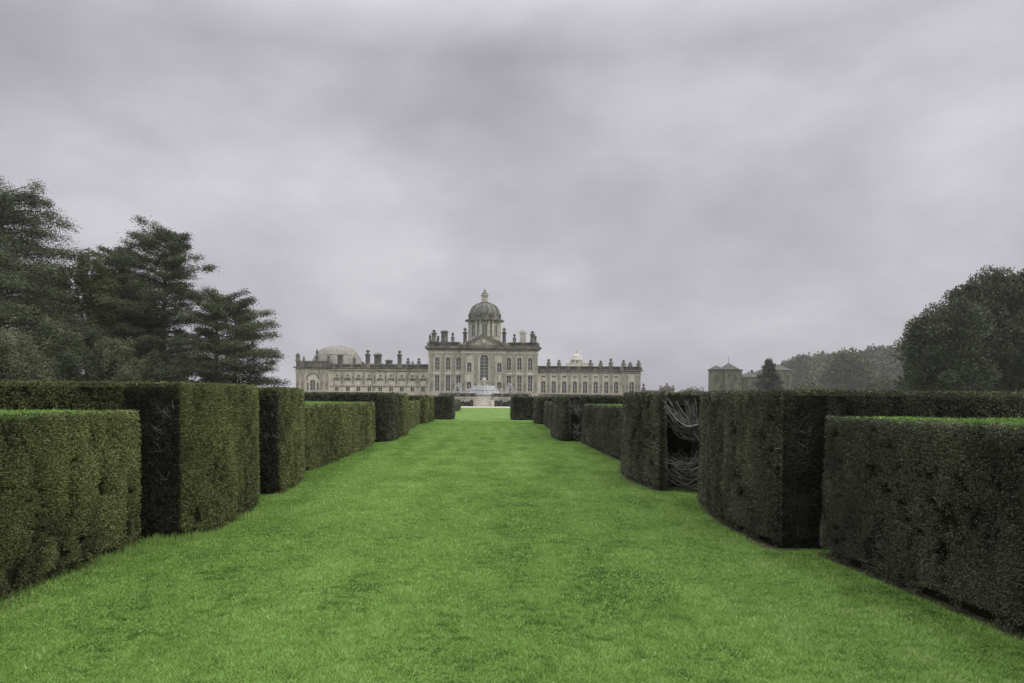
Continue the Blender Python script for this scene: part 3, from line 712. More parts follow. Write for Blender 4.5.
for s_ in (-1, 1):
    for q_ in range(3): jet((s_*(8.0-q_*.3), -.8+q_*.8, .8), (s_*(6.0-q_*.2), -.4+.4*q_, .6), 2.4+.3*q_, .075)
for side_, x0_, x1_ in (('left', U(452, 177), U(474, 177)), ('right', U(494, 177), U(516, 177))):
    for k in range(5):
        x_ = x0_ + (x1_-x0_)*(k+.5)/5; n_ = 900; u_ = unit(rng.normal(size=(n_, 3))); rr_ = random.uniform(.42, .6); p_ = u_*rr_*rng.uniform(.7, 1.05, (n_, 1)); p_[:, 2] = np.abs(p_[:, 2]*1.5+rr_)
        o_ = raw_mesh('box_shrub', leaf_verts(p_, u_+rng.normal(size=(n_, 3))*.5, .22, .14), 4, M['oak_leaf'], None, rng.random(n_)*.8); o_.location = (x_, 177.0-.1*(k % 2), 0)
        tag(o_, 'small dark clipped shrub at the foot of the terrace wall %s of the pale steps' % side_, 'shrub', 'clipped shrubs along the terrace wall %s of the steps' % side_)
# =================================================================== HEDGES
GH = 'clipped yew hedges lining the lawn'
def chaikin(P, k=2):
    for _ in range(k):
        Q = []
        for i in range(len(P)):
            a_, b_ = P[i], P[(i+1) % len(P)]; L_ = math.dist(a_, b_)
            c = min(.25, .16/L_)
            Q += [(a_[0]+(b_[0]-a_[0])*c, a_[1]+(b_[1]-a_[1])*c), (a_[0]+(b_[0]-a_[0])*(1-c), a_[1]+(b_[1]-a_[1])*(1-c))]
        P = Q
    return P
def area(P): return sum(P[i][0]*P[(i+1) % len(P)][1]-P[(i+1) % len(P)][0]*P[i][1] for i in range(len(P)))/2
def in_poly(x, y, P):
    c = np.zeros(len(x), bool)
    for i in range(len(P)):
        (x1, y1), (x2, y2) = P[i], P[(i+1) % len(P)]
        if y1 == y2: continue
        c ^= ((y1 > y) != (y2 > y)) & (x < (x2-x1)*(y-y1)/(y2-y1)+x1)
    return c
def offset(P, d):
    n = len(P); Q = []
    for i in range(n):
        a_, b_, c = Vector(P[i-1]), Vector(P[i]), Vector(P[(i+1) % n])
        e1 = (b_-a_).normalized(); e2 = (c-b_).normalized(); nn = Vector((e1.y+e2.y, -e1.x-e2.x))
        nn = nn.normalized() if nn.length > 1e-6 else Vector((e1.y, -e1.x)); Q.append(tuple(b_-nn*d))
    return Q
def hedge(label, poly, H, mat, low=False, bare=None, wall_low=None, seed=0, hollow=None):
    """poly: footprint; bare: (x0,x1) stretch of the camera-side face where only wood is left;
    wall_low: beyond this |x| the front face stands behind a lower hedge"""
    P = chaikin([tuple(p) for p in poly]);
    if area(P) < 0: P = P[::-1]
    xs_ = [p[0] for p in P]; ys_ = [p[1] for p in P]; side = -1 if sum(xs_) < 0 else 1
    near = min(ys_); inner = min(xs_, key=abs)
    root = empty('clipped_hedge', (inner+side*1.0, near+.5, 0), label, 'hedge', GH)
    ox, oy = root.location.x, root.location.y
    # woody inside
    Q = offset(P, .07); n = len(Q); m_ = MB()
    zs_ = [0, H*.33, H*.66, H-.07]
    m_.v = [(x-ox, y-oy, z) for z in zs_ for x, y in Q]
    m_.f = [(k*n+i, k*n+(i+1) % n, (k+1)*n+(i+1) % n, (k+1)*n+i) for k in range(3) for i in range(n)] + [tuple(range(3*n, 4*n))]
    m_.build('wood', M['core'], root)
    # sprigs on the sides
    pts = []; nor = []; dense = []; lens = []
    for i in range(len(P)):
        a_, b_ = np.array(P[i]), np.array(P[(i+1) % len(P)]); L_ = np.linalg.norm(b_-a_)
        if L_ < 1e-4: continue
        e_ = (b_-a_)/L_; nn = np.array((e_[1], -e_[0])); mid = (a_+b_)/2
        # split long edges so that sprig size follows distance
        ns = max(1, int(L_/1.5))
        for s_ in range(ns):
            p0 = a_+(b_-a_)*s_/ns; p1 = a_+(b_-a_)*(s_+1)/ns; mid = (p0+p1)/2; dist = np.linalg.norm(mid)
            facing = -np.dot(nn, mid)/dist
            ax = abs(mid[0])
            if ax > .75*abs(mid[1]) + 5 and ax > 11: continue
            Ls = max(.018, .0025*dist); f = 1.0 if facing > -.15 else .12
            dens = 12.0/Ls**2*f
            z0_ = 0.0
            if wall_low and nn[1] < -.8 and min(abs(p0[0]), abs(p1[0])) > wall_low: z0_ = 1.4
            cnt = int(dens*(L_/ns)*(H-z0_))
            if not cnt: continue
            u = rng.random(cnt)[:, None]; z = z0_ + (H-z0_)*rng.random(cnt)
            xy = p0+(p1-p0)*u
            pts.append(np.column_stack((xy, z))); nor.append(np.tile((nn[0], nn[1], 0), (cnt, 1))); lens.append(np.full(cnt, Ls))
    p = np.concatenate(pts); nr = np.concatenate(nor); Ls = np.concatenate(lens)
    big = vnoise(p, .9, seed); med = vnoise(p*[1, 1, .7], 5.5, seed+1); fine = vnoise(p*[1, 1, .8], 17, seed+2)
    keep = (fine*.62+med*.38) > (.27 + .11*rng.random(len(p)))
    far = Ls > .06
    keep |= far & (med > .25)
    br = np.zeros(len(p), bool)
    if bare:
        br = (nr[:, 1] < -.5) & (p[:, 0] > bare[0]) & (p[:, 0] < bare[1])
        keep = keep | (br & (fine > .3)) if not hollow else keep & (~br | (p[:, 0]*side < hollow) | (p[:, 2] > H-.04-.16*med))
    keep &= ~((p[:, 2] < .12) & (rng.random(len(p)) < .5+.5*(med > .6)))
    p, nr, Ls, big, med, fine, br = (a[keep] for a in (p, nr, Ls, big, med, fine, br))
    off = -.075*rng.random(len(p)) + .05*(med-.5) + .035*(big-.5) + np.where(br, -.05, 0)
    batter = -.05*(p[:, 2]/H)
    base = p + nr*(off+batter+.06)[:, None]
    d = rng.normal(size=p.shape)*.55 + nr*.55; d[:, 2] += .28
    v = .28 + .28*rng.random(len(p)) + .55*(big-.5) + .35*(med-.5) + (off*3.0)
    v += .18*(rng.random(len(p)) < .05)
    dead = br & (p[:, 2] < H-.05-.22*med)
    if dead.any():
        dd = d[dead]; dd[:, 2] *= .5; dd[:, 0] *= 1.5; Ld = Ls[dead]*1.25
        raw_mesh('dead_growth', leaf_verts(base[dead]-[ox, oy, 0], dd, Ld, Ld*.3), 4, M['yew_dead'], root, v[dead]+.1)
        base, d, Ls, v = base[~dead], d[~dead], Ls[~dead], v[~dead]
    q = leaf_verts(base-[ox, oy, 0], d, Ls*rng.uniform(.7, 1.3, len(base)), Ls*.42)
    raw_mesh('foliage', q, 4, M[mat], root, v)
    # top
    bx0, bx1, by0, by1 = min(xs_), max(xs_), min(ys_), max(ys_)
    lim = 13 if by0 < 25 else 25
    bx0 = max(bx0, -lim); bx1 = min(bx1, lim)
    Lt = min(.075, max(.04, .0038*near)); cnt = int((bx1-bx0)*(by1-by0)*(2.6 if low else 1.2)/(.2*Lt**2))
    cnt = min(cnt, 260000)
    x = rng.uniform(bx0, bx1, cnt); y = rng.uniform(by0, by1, cnt); k = in_poly(x, y, offset(P, .03)); x, y = x[k], y[k]
    t = np.column_stack((x, y, np.full(len(x), H)))
    nz = vnoise(t, 2.0, seed+5); t[:, 2] += -.06 + .03*nz + .02*rng.random(len(x))
    d = rng.normal(size=t.shape)*.5; d[:, 2] = np.abs(d[:, 2])*.6+.2
    q = leaf_verts(t-[ox, oy, 0], d, Lt*rng.uniform(.6, 1.1, len(x)), Lt*.4)
    raw_mesh('top_growth', q, 4, M['yew_top'] if low else M['yew_tip'], root, .45*rng.random(len(x))+.5*nz*.9)
    return root
M['yew_tip'] = mat_leaf('yew_tips', [(.06, .075, .028), (.11, .13, .045), (.17, .19, .07)])

def twigs(root, x0, x1, y, H, n, style, seed, rad=.008, depth=.25):
    """bare curved wood in a dead patch of a hedge"""
    rd = random.Random(seed); m_ = MB(); ox, oy = root.location.x, root.location.y; w = x1-x0
    for i in range(n):
        if style == 'sweep':      # long limbs sweeping down from upper left to the right
            upper = i % 5 < 3
            if upper:
                sx = x0 + w*rd.uniform(.0, .75); sz = H*rd.uniform(.72, .98); ex = x1 - w*rd.uniform(-.05, .25); ez = H*rd.uniform(.55, .74)*1.0 - .05
                if sz - ez > .9: ez = sz-.7
            else:
                sx = x0 + w*rd.uniform(.05, .6); sz = H*rd.uniform(.12, .42); ex = x1 - w*rd.uniform(-.05, .2); ez = sz - rd.uniform(-.15, .2)
            sag = -rd.uniform(.06, .22)
        else:
            sx = x0 + w*rd.uniform(0, 1); sz = H*rd.uniform(.05, .95); ex = sx + rd.uniform(-.5, .5)*max(w, .3)*1.1; ez = sz + rd.uniform(-.12, .22); sag = rd.uniform(-.06, .03)
            ex = min(max(ex, x0-.02), x1+.02); ez = min(ez, H*.98)
        thick_ = rd.choice([.5, .6, .8, 1.0, 1.3, 2.2]); y0 = y + rd.uniform(.02, depth); y1 = y + rd.uniform(-.02, depth*.6)
        pts = []; rr = []
        for k in range(7):
            t_ = k/6; pts.append((sx+(ex-sx)*t_+rd.gauss(0, .016)-ox, y0+(y1-y0)*t_+rd.gauss(0, .01)-oy, max(.02, sz+(ez-sz)*t_+4*sag*t_*(1-t_)+rd.gauss(0, .018))))
            rr.append(rad*thick_*(.45+.9*t_ if style == 'sweep' else 1.1-.8*t_))
        m_.tube(pts, rr, 4)
        for q in range(5):
            k = rd.randint(1, 5); b0 = Vector(pts[k]); e_ = b0 + Vector((rd.uniform(-.16, .16), rd.uniform(-.08, .06), rd.uniform(-.05, .18)))
            mid = b0.lerp(e_, .5) + Vector((0, 0, rd.uniform(-.03, .03))); m_.tube([b0, mid, e_], [rr[k]*.5, rr[k]*.35, rr[k]*.15], 3)
    return m_.build('bare_branches', M['twig'], root)

HL, HT, HR = 1.585, 1.93, 1.89
# left side, nearest first
hedge('low olive hedge with bright green flat top, nearest on the left', [(-13, 2.2), (-4.1, 2.2), (-4.07, 5), (-4.06, 7.2), (-4.0, 8.78), (-13, 8.95)], HL, 'yew_left', low=True, seed=1)
t1 = hedge('tall clipped hedge with dark bare end, first tall one on the left', [(-15, 9.7), (-6, 9.15), (-4.1, 9.02), (-3.76, 9.0), (-3.66, 9.02), (-3.50, 9.8), (-3.53, 11.0), (-3.66, 12.0), (-3.98, 12.75), (-15, 12.9)], HT, 'yew_left', bare=(-4.40, -3.69), wall_low=4.3, seed=2)
twigs(t1, -4.1, -3.74, 9.0, HT, 110, 'up', 3, .0022)
t2 = hedge('second tall hedge on the left, behind a narrow dark gap with bare twigs', [(-15, 13.35), (-4.05, 13.3), (-3.72, 13.28), (-3.64, 13.5), (-3.72, 14.7), (-3.86, 15.7), (-4.13, 17.0), (-15, 17.0)], HT, 'yew_left', bare=(-4.2, -3.68), seed=3)
twigs(t2, -4.05, -3.66, 13.28, HT, 70, 'up', 5, .0034)
hedge('long low olive hedge with flat green top, left middle distance', [(-18, 17.25), (-4.14, 17.2), (-4.05, 20), (-4.05, 24), (-4.12, 27), (-4.26, 29.0), (-18, 29.2)], HL, 'yew_left', low=True, seed=4)
t3 = hedge('tall dark hedge end beyond the long low hedge on the left', [(-20, 29.6), (-4.2, 29.4), (-3.85, 29.5), (-3.72, 30.2), (-3.72, 32.4), (-4.1, 33.2), (-20, 33.2)], HT+.03, 'yew_right', seed=5)
hedge('narrow tall hedge beside the dark hedge end on the left', [(-20, 33.8), (-4.0, 33.8), (-3.68, 33.9), (-3.66, 35.5), (-3.95, 37.8), (-20, 38)], HT, 'yew_left', seed=6)
hedge('small low hedge far along the left edge of the lawn', [(-20, 38.3), (-4.1, 38.3), (-4.2, 44), (-4.45, 51), (-20, 51)], HL-.02, 'yew_left', low=True, seed=7)
hedge('far tall hedge block on the left, nearer of two slim green ones', [(-22, 51.4), (-4.1, 51.4), (-3.95, 52.5), (-4.1, 54.6), (-22, 54.6)], HT, 'yew_left', seed=8)
hedge('far slim green hedge block on the left, just before the dark last one', [(-22, 55.6), (-4.1, 55.6), (-3.88, 56.5), (-4.05, 59.2), (-22, 59.2)], HT, 'yew_left', seed=9)
hedge('last tall dark hedge block on the left, reaching furthest into the lawn', [(-22, 62.6), (-2.62, 62.4), (-2.6, 65.5), (-22, 66)], HT+.06, 'yew_right', seed=10)
hedge('lowest distant hedge by the gravel path, left of the steps', [(-14, 100), (-3.9, 100), (-3.9, 122), (-14, 122)], 1.5, 'yew_right', low=True, seed=11)
# right side
hedge('low dark hedge with bright green flat top, nearest on the right', [(15, 2.0), (4.16, 2.0), (4.08, 4), (4.04, 5.7), (3.86, 8.55), (15, 8.65)], HL-.0, 'yew_right', low=True, seed=21)
r1 = hedge('tall dark hedge at the right, first tall one behind the low hedge', [(16, 9.3), (8, 8.95), (3.9, 8.78), (3.44, 8.75), (3.45, 9.7), (3.46, 10.8), (3.66, 12.2), (3.98, 13.5), (16, 13.4)], HR, 'yew_right', wall_low=4.3, seed=22, bare=(3.56, 4.1))
twigs(r1, 3.5, 3.92, 8.74, HR, 14, 'up', 31, .0022, .1)
r2 = hedge('tall hedge on the right with a hollow full of grey bare branches', [(16, 14.0), (4.3, 13.95), (4.22, 14.9), (3.62, 15.0), (3.52, 14.3), (3.42, 14.35), (3.33, 15.2), (3.26, 16.3), (3.36, 17.6), (3.84, 19.6), (16, 19.6)], HR+.02, 'yew_right', bare=(3.38, 4.3), seed=23, hollow=3.55)
twigs(r2, 3.46, 4.28, 14.05, HR, 130, 'sweep', 41, .0075, .6)
m_ = MB(); ox, oy = r2.location.x, r2.location.y
m_.box(3.62-ox, 4.26-ox, 14.35-oy, 14.95-oy, HR-.22, HR-.04); m_.build('wood', M['core'], r2)
hedge('long low dark hedge with thin green top, right middle distance', [(18, 20.1), (4.0, 20.1), (4.02, 25), (4.1, 30.3), (18, 30.4)], HL-.02, 'yew_right', low=True, seed=24)
r3 = hedge('tall dark hedge on the right showing a black hole and thin twigs, far', [(20, 30.8), (4.15, 30.7), (4.1, 31.5), (3.62, 31.5), (3.58, 30.8), (3.36, 31.0), (3.28, 33), (3.4, 36), (3.98, 40), (20, 40)], HR+.03, 'yew_right', bare=(3.5, 4.15), seed=25, hollow=3.58)
twigs(r3, 3.5, 4.12, 30.8, HR, 30, 'sweep', 51, .010, .5)
hedge('small low dark hedge far along the right edge of the lawn', [(20, 40.4), (4.0, 40.4), (4.1, 46), (4.36, 52), (20, 52)], HL-.02, 'yew_right', low=True, seed=26)
hedge('far tall hedge block on the right, just before the last dark one', [(22, 52.4), (4.1, 52.4), (3.9, 53.5), (3.98, 57), (22, 57)], HR+.03, 'yew_right', seed=27)
hedge('last tall dark hedge block on the right, reaching furthest into the lawn', [(22, 62.6), (2.56, 62.5), (2.54, 65.6), (22, 66)], HR+.09, 'yew_right', seed=28)

# soil showing in a strip at the foot of the hedges
def soil(pts, w):
    m_ = MB(); 
    for i, (x, y) in enumerate(pts):
        s_ = 1 if x < 0 else -1; jit = random.uniform(-.03, .03); m_.v += [(x-s_*.25, y, .004), (x+s_*(w*1.4+jit), y, .004)]
    m_.f = [(2*i, 2*i+1, 2*i+3, 2*i+2) for i in range(len(pts)-1)]
    tag(m_.build('soil_strip', M['soil']), kind='structure')
def dens_line(P, st=.15):
    out_ = []
    for i in range(len(P)-1):
        a_, b_ = Vector(P[i]), Vector(P[i+1]); k = max(1, int((b_-a_).length/st)); out_ += [tuple(a_.lerp(b_, j/k)) for j in range(k)]
    return out_+[P[-1]]
soil(dens_line([(-4.1, 2.2), (-4.07, 5), (-4.06, 7.2), (-4.0, 8.8)]), .09)
soil(dens_line([(4.25, 2.0), (4.16, 4), (4.14, 5.7), (3.99, 8.5)]), .12)
soil(dens_line([(3.5, 8.7), (3.52, 9.7), (3.52, 10.8), (3.74, 12.2), (4.0, 13.2)]), .12)
soil(dens_line([(3.44, 14.35), (3.33, 15.2), (3.26, 16.3), (3.36, 17.6), (3.84, 19.6), (4.0, 20.1), (4.02, 25), (4.1, 30)]), .14)

# =================================================================== GRASS BLADES
def blades(n, d0, d1, tall=.017):
    y = d0*(d1/d0)**rng.random(n)            # density falls off as 1/distance^2 over area
    x = rng.uniform(-4.15, 4.2, n)*1.0
    p = np.column_stack((x, y, np.zeros(n)))
    big = vnoise(p, .8, 71); med = vnoise(p*[1, .6, 1], 3.0, 72); fine = vnoise(p, 14, 73)
    face = np.interp(y, [5, 8.5, 8.8, 9.7, 12.2, 13.5, 14.3, 16.3, 19.6, 20, 30], [4.1, 3.86, 3.44, 3.45, 3.66, 3.98, 3.44, 3.26, 3.84, 4.0, 4.1])
    k = (np.abs(x) < (.66*y+2.0)) & ((x < face-.20*rng.random(n)) | (rng.random(n) < .12))
    p, big, med, fine, y = p[k], big[k], med[k], fine[k], y[k]; n = len(p)
    edge = np.clip((np.abs(p[:, 0])-3.7)/.3, 0, 1)
    H = tall*(.55+.7*rng.random(n))*(.7+.6*med)*(1+.5*fine)*(1+.8*edge*(p[:, 0] < 0))
    H *= np.clip(1.25-y/60, .3, 1)
    W = (.0028 + .0005*y)
    an = rng.uniform(0, 2*PI, n); lean = rng.normal(size=(n, 2))*.6*H[:, None] + np.array([.12, .1])*H[:, None]
    q = np.empty((n, 3, 3)); dx = np.column_stack((np.cos(an), np.sin(an), np.zeros(n)))*W[:, None]
    q[:, 0] = p-dx; q[:, 1] = p+dx; q[:, 2] = p + np.column_stack((lean, H))
    v = .42 + .22*(rng.random(n)-.5) + .16*(big-.5) + .36*(med-.5) + .30*(fine-.5) + .24*(vnoise(p*[2.6, .16, 1], 1.0, 75)-.5) - .24*np.clip((vnoise(p*[.7, 1.0, 1], 13, 78)*.7+.3*vnoise(p, 4, 79)-.52)*4, 0, 1)*np.clip(1.2-y/22, .25, 1)
    v = v + .35*(rng.random(n) < .04)
    return q.reshape(-1, 3), v
q1, v1 = blades(760000, 3.6, 60)
tag(raw_mesh('grass', q1, 3, M['blade'], None, v1), 'short mown bright green grass of the central lawn', 'grass', kind='stuff')

# longer tufts at the foot of the left hedges
def tuft(x, y, label):
    n = 260; a_ = rng.uniform(0, 2*PI, n); r_ = .16*np.sqrt(rng.random(n)); p = np.column_stack((r_*np.cos(a_)*1.3, r_*np.sin(a_), np.zeros(n)))
    H = rng.uniform(.05, .13, n); q = np.empty((n, 3, 3)); b_ = rng.uniform(0, 2*PI, n); dx = np.column_stack((np.cos(b_), np.sin(b_), 0*b_))*.004
    q[:, 0] = p-dx; q[:, 1] = p+dx; q[:, 2] = p+np.column_stack((rng.normal(size=(n, 2))*.035, H))
    o = raw_mesh('grass_tuft', q.reshape(-1, 3), 3, M['blade'], None, .35+.5*rng.random(n)); o.location = (x, y, 0)
    return tag(o, label, 'grass tuft', 'grass tufts at the foot of the left hedges')
tuft(-3.8, 8.85, 'longer pale grass tuft at the foot of the dark bare hedge end')
tuft(-3.55, 9.1, 'longer grass tuft where the first tall left hedge begins')
tuft(-3.95, 7.8, 'longer grass tuft against the nearest low hedge on the left')
tuft(-3.42, 10.6, 'longer grass tuft at the bulging side of the first tall left hedge')
tuft(-3.9, 8.3, 'longer grass tuft just short of the low left hedge corner')

# =================================================================== TREES
def tree_obj(name, x, y, label, cat, group): return empty(name, (x, y, 0), label, cat, group)
def cedar(x, y, h, prof, label, mat='cedar', nb=90, npts=45000, leaf=.24, droop=0.0, t0=.12, lean=0, seed=0, bias=None, group='conifers on the left', trunk_r=.45, name='cedar_tree', cat='cedar', thick=.16, tilt=.12):
    """prof(t) gives limb length at relative height t; bias(az) scales it"""
    h *= .955
    rd = np.random.default_rng(seed); root = tree_obj(name, x, y, label, cat, group)
    tr = MB(); K = 9
    cent = lambda t_: Vector((lean*t_*h + .15*math.sin(3*t_+seed), .1*math.sin(4*t_+seed*2), t_*h))
    tr.tube([cent(i/K*.97) for i in range(K+1)], [trunk_r*(1-.9*i/K)*(1.5 if i == 0 else 1) for i in range(K+1)], 8)
    P = []; D = []; Vv = []; per = npts//nb
    for b_ in range(nb):
        t_ = t0 + (1-t0)*((b_+rd.random())/nb)**.9; t_ = min(t_, .985)
        az = b_*2.39996 + rd.normal()*.3; L_ = prof(t_)*rd.choice([.55, .75, .9, 1.0, 1.15])*rd.uniform(.9, 1.06)*(bias(az) if bias else 1)
        L_ = max(L_, .35)
        dirv = Vector((math.cos(az), math.sin(az), 0)); s0 = cent(t_)
        rise = L_*(tilt + .10*rd.random()) if droop == 0 else L_*.08
        def at(s_): return s0 + dirv*(L_*s_) + Vector((0, 0, rise*(2*s_-1.1*s_*s_) - (droop*L_*.55*s_**2.2) + (.3*L_*t_**3*s_)))
        tr.tube([at(i/5) for i in range(6)], [max(.02, trunk_r*.28*(1-t_*.6)*(1-.85*i/5)) for i in range(6)], 4)
        n = int(per*(.35+1.0*L_/max(.5, prof(.4)))); n = max(60, n)
        # foliage in flat plates: several sub-sprays along the limb
        ns = max(4, int(4+L_*2.4)); sp = rd.uniform(.26*(1-t_)**.5, 1.0, ns); sp[0] = 1.0
        idx = rd.integers(0, ns, n); s_ = sp[idx]
        lat = rd.normal(size=ns)*.24*L_*(1.05-sp*.55); 
        wid = (.045+.10*(1-s_))*L_+.20
        px_ = s_*L_ + rd.normal(size=n)*wid*.75; py_ = lat[idx] + rd.normal(size=n)*wid*.75
        sc_ = np.clip(px_/L_, 0, 1.1)
        zc_ = rise*(2*sc_-1.1*sc_**2) - droop*L_*.55*sc_**2.2 + .3*L_*t_**3*sc_
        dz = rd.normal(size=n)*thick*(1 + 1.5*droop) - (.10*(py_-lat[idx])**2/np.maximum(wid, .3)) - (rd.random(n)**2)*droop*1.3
        perp = np.array((-math.sin(az), math.cos(az)))
        xyz = np.column_stack((s0.x + px_*dirv.x + py_*perp[0], s0.y + px_*dirv.y + py_*perp[1], s0.z + zc_ + dz))
        dd = np.column_stack((dirv.x + rd.normal(size=n)*.8, dirv.y + rd.normal(size=n)*.8, rd.normal(size=n)*.28 - .1 - droop*1.3))
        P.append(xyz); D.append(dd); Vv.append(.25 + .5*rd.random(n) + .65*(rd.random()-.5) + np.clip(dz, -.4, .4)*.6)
    P = np.concatenate(P); D = np.concatenate(D); v = np.concatenate(Vv)
    P[:, 2] = np.maximum(P[:, 2], .3)
    tr.build('trunk', M['bark'], root)
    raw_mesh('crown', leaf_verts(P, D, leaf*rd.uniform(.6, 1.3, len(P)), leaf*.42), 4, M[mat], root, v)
    return root
def leafy(x, y, blobs, label, mat, npts, leaf, name='broadleaf_tree', cat='tree', group=None, trunk_r=.4, seed=0, trunk_h=None, sub=9):
    """blobs: (dx,dy,z,rx,ry,rz) lobes of the crown; each is filled with leaf clumps"""
    rd = np.random.default_rng(seed); root = tree_obj(name, x, y, label, cat, group)
    tr = MB(); zc_ = max(b_[2] for b_ in blobs)
    tr.tube([(0, 0, 0), (.1, .05, zc_*.3), (0, 0, zc_*.85)], [trunk_r*1.3, trunk_r, trunk_r*.3], 8)
    vol = np.array([b_[3]*b_[5]+b_[3]*b_[4] for b_ in blobs]); vol = vol/vol.sum(); P = []; D = []; Vv = []
    for b_, w in zip(blobs, vol):
        c = np.array(b_[:3]); r_ = np.array(b_[3:]); tr.tube([(0, 0, zc_*.3), tuple(c*[.5, .5, .6]+[0, 0, zc_*.12]), tuple(c)], [trunk_r*.5, trunk_r*.3, trunk_r*.12], 5)
        ncl = max(8, int(sub*(r_[0]*r_[2])**.5*2)); dirs = unit(rd.normal(size=(ncl, 3))); cc = c + dirs*r_*rd.uniform(.55, 1.0, (ncl, 1)); cr = rd.uniform(.20, .42, ncl)*r_.mean()
        n = int(npts*w); idx = rd.integers(0, ncl, n); u = unit(rd.normal(size=(n, 3))); u[:, 2] = u[:, 2]*.75+.12
        rr = cr[idx]*rd.uniform(.55, 1.1, n)
        P.append(cc[idx] + u*rr[:, None]); D.append(u + rd.normal(size=(n, 3))*.5)
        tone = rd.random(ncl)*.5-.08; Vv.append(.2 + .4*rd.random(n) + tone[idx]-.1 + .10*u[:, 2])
    P = np.concatenate(P); D = np.concatenate(D); v = np.concatenate(Vv)
    v = v + .7*(vnoise(P, .38, seed)-.5) + .3*(vnoise(P, 1.1, seed+1)-.5)
    P[:, 2] = np.maximum(P[:, 2], .2)
    tr.build('trunk', M['bark'], root)
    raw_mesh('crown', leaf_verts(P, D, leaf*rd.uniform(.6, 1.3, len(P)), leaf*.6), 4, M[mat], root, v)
    return root
def TX(px, Y): return (px-483)*Y/F
def TZ(py, px, Y): return EYE + (399+.008*(px-483)-py)*Y/F

GL = 'conifers on the left'
# big cedar at the picture's left edge
Y = 62; cedar(TX(-2, Y), Y, TZ(183, 0, Y), lambda t_: 3.0+6.6*(1-t_)**.6 if t_ > .35 else 8.0, 'huge dark cedar at the far left, tallest of the conifers', nb=150, npts=190000, leaf=.17, t0=.06, seed=1, droop=.22, trunk_r=.6)
Y = 54; cedar(TX(8, Y), Y, TZ(330, 0, Y), lambda t_: 3.6*(1-t_)**.5+.5, 'pale weeping conifer low at the left edge behind the hedge', mat='cedar_pale', nb=60, npts=80000, leaf=.16, t0=.05, seed=12, droop=.8, trunk_r=.2, name='weeping_conifer', cat='conifer')
Y = 58; cedar(TX(52, Y), Y, TZ(318, 50, Y), lambda t_: 3.4*(1-t_)**.5+.5, 'mid-sized drooping conifer below the huge cedar, right of the weeping one', mat='cedar', nb=60, npts=75000, leaf=.16, t0=.05, seed=13, droop=.55, trunk_r=.2, name='weeping_conifer', cat='conifer')
Y = 68; leafy(TX(88, Y), Y, [(.3, 0, TZ(272, 88, Y), 1.5, 1.5, 1.9), (-1.0, 0, TZ(292, 88, Y), 1.8, 2, 2.2), (1.0, 0, TZ(300, 88, Y), 1.8, 2, 2.4), (0, 0, TZ(330, 88, Y), 2.2, 2, 3)], 'yellow-green broadleaf tree peeping between the big cedar and the next', 'olive_leaf', 26000, .2, group=None, seed=3)
Y = 74; cedar(TX(118, Y), Y, TZ(247, 118, Y), lambda t_: 1.4+3.6*(1-t_)**.7, 'dense dark cedar left of the tall open one, of middle height', nb=95, npts=100000, leaf=.18, t0=.06, seed=4)
Y = 70; cedar(TX(163, Y), Y, TZ(226, 163, Y), lambda t_: (1.3+4.0*(1-t_)**.55)*(1.1 if t_ > .5 else .85), 'tall open cedar with flat tiers and sky showing between its limbs', nb=88, npts=105000, leaf=.17, t0=.08, seed=5, trunk_r=.42, bias=lambda a_: 1.0+.25*(math.cos(a_) < -.2))
Y = 66; cedar(TX(214, Y), Y, TZ(293, 214, Y), lambda t_: 6.4 if t_ < .55 else (5.6 if t_ < .82 else 3.6), 'wide spreading cedar nearest the mansion, limbs reaching right', nb=50, npts=64000, leaf=.165, t0=.14, seed=6, trunk_r=.35, bias=lambda a_: .62+.26*max(0, math.cos(a_)), tilt=.18)
Y = 68; cedar(TX(236, Y), Y, TZ(298, 236, Y), lambda t_: 1.1+2.9*(1-t_)**.5, 'slender cedar behind the wide spreading one', nb=44, npts=38000, leaf=.165, t0=.14, seed=16, trunk_r=.25, tilt=.2)
Y = 60; cedar(TX(112, Y), Y, TZ(338, 112, Y), lambda t_: 2.9*(1-t_)**.6+.4, 'low bushy conifer in front of the dense dark cedar', mat='cedar_pale', nb=55, npts=60000, leaf=.16, t0=.04, seed=7, droop=.35, trunk_r=.2, name='bushy_conifer', cat='conifer')
Y = 64; cedar(TX(160, Y), Y, TZ(352, 160, Y), lambda t_: 3.0*(1-t_)**.6+.4, 'low rounded conifer at the foot of the tall open cedar', mat='cedar', nb=50, npts=52000, leaf=.16, t0=.04, seed=8, droop=.2, trunk_r=.2, name='bushy_conifer', cat='conifer')
Y = 88; cedar(TX(52, Y), Y, TZ(268, 50, Y), lambda t_: 4.6*(1-t_)**.5+1.0, 'dark cedar filling the gap behind the huge one', nb=80, npts=50000, leaf=.32, t0=.05, seed=9)
Y = 90; cedar(TX(140, Y), Y, TZ(300, 140, Y), lambda t_: 4.4*(1-t_)**.5+.8, 'shadowy conifer standing behind the tall open cedar', nb=70, npts=40000, leaf=.32, t0=.05, seed=10)

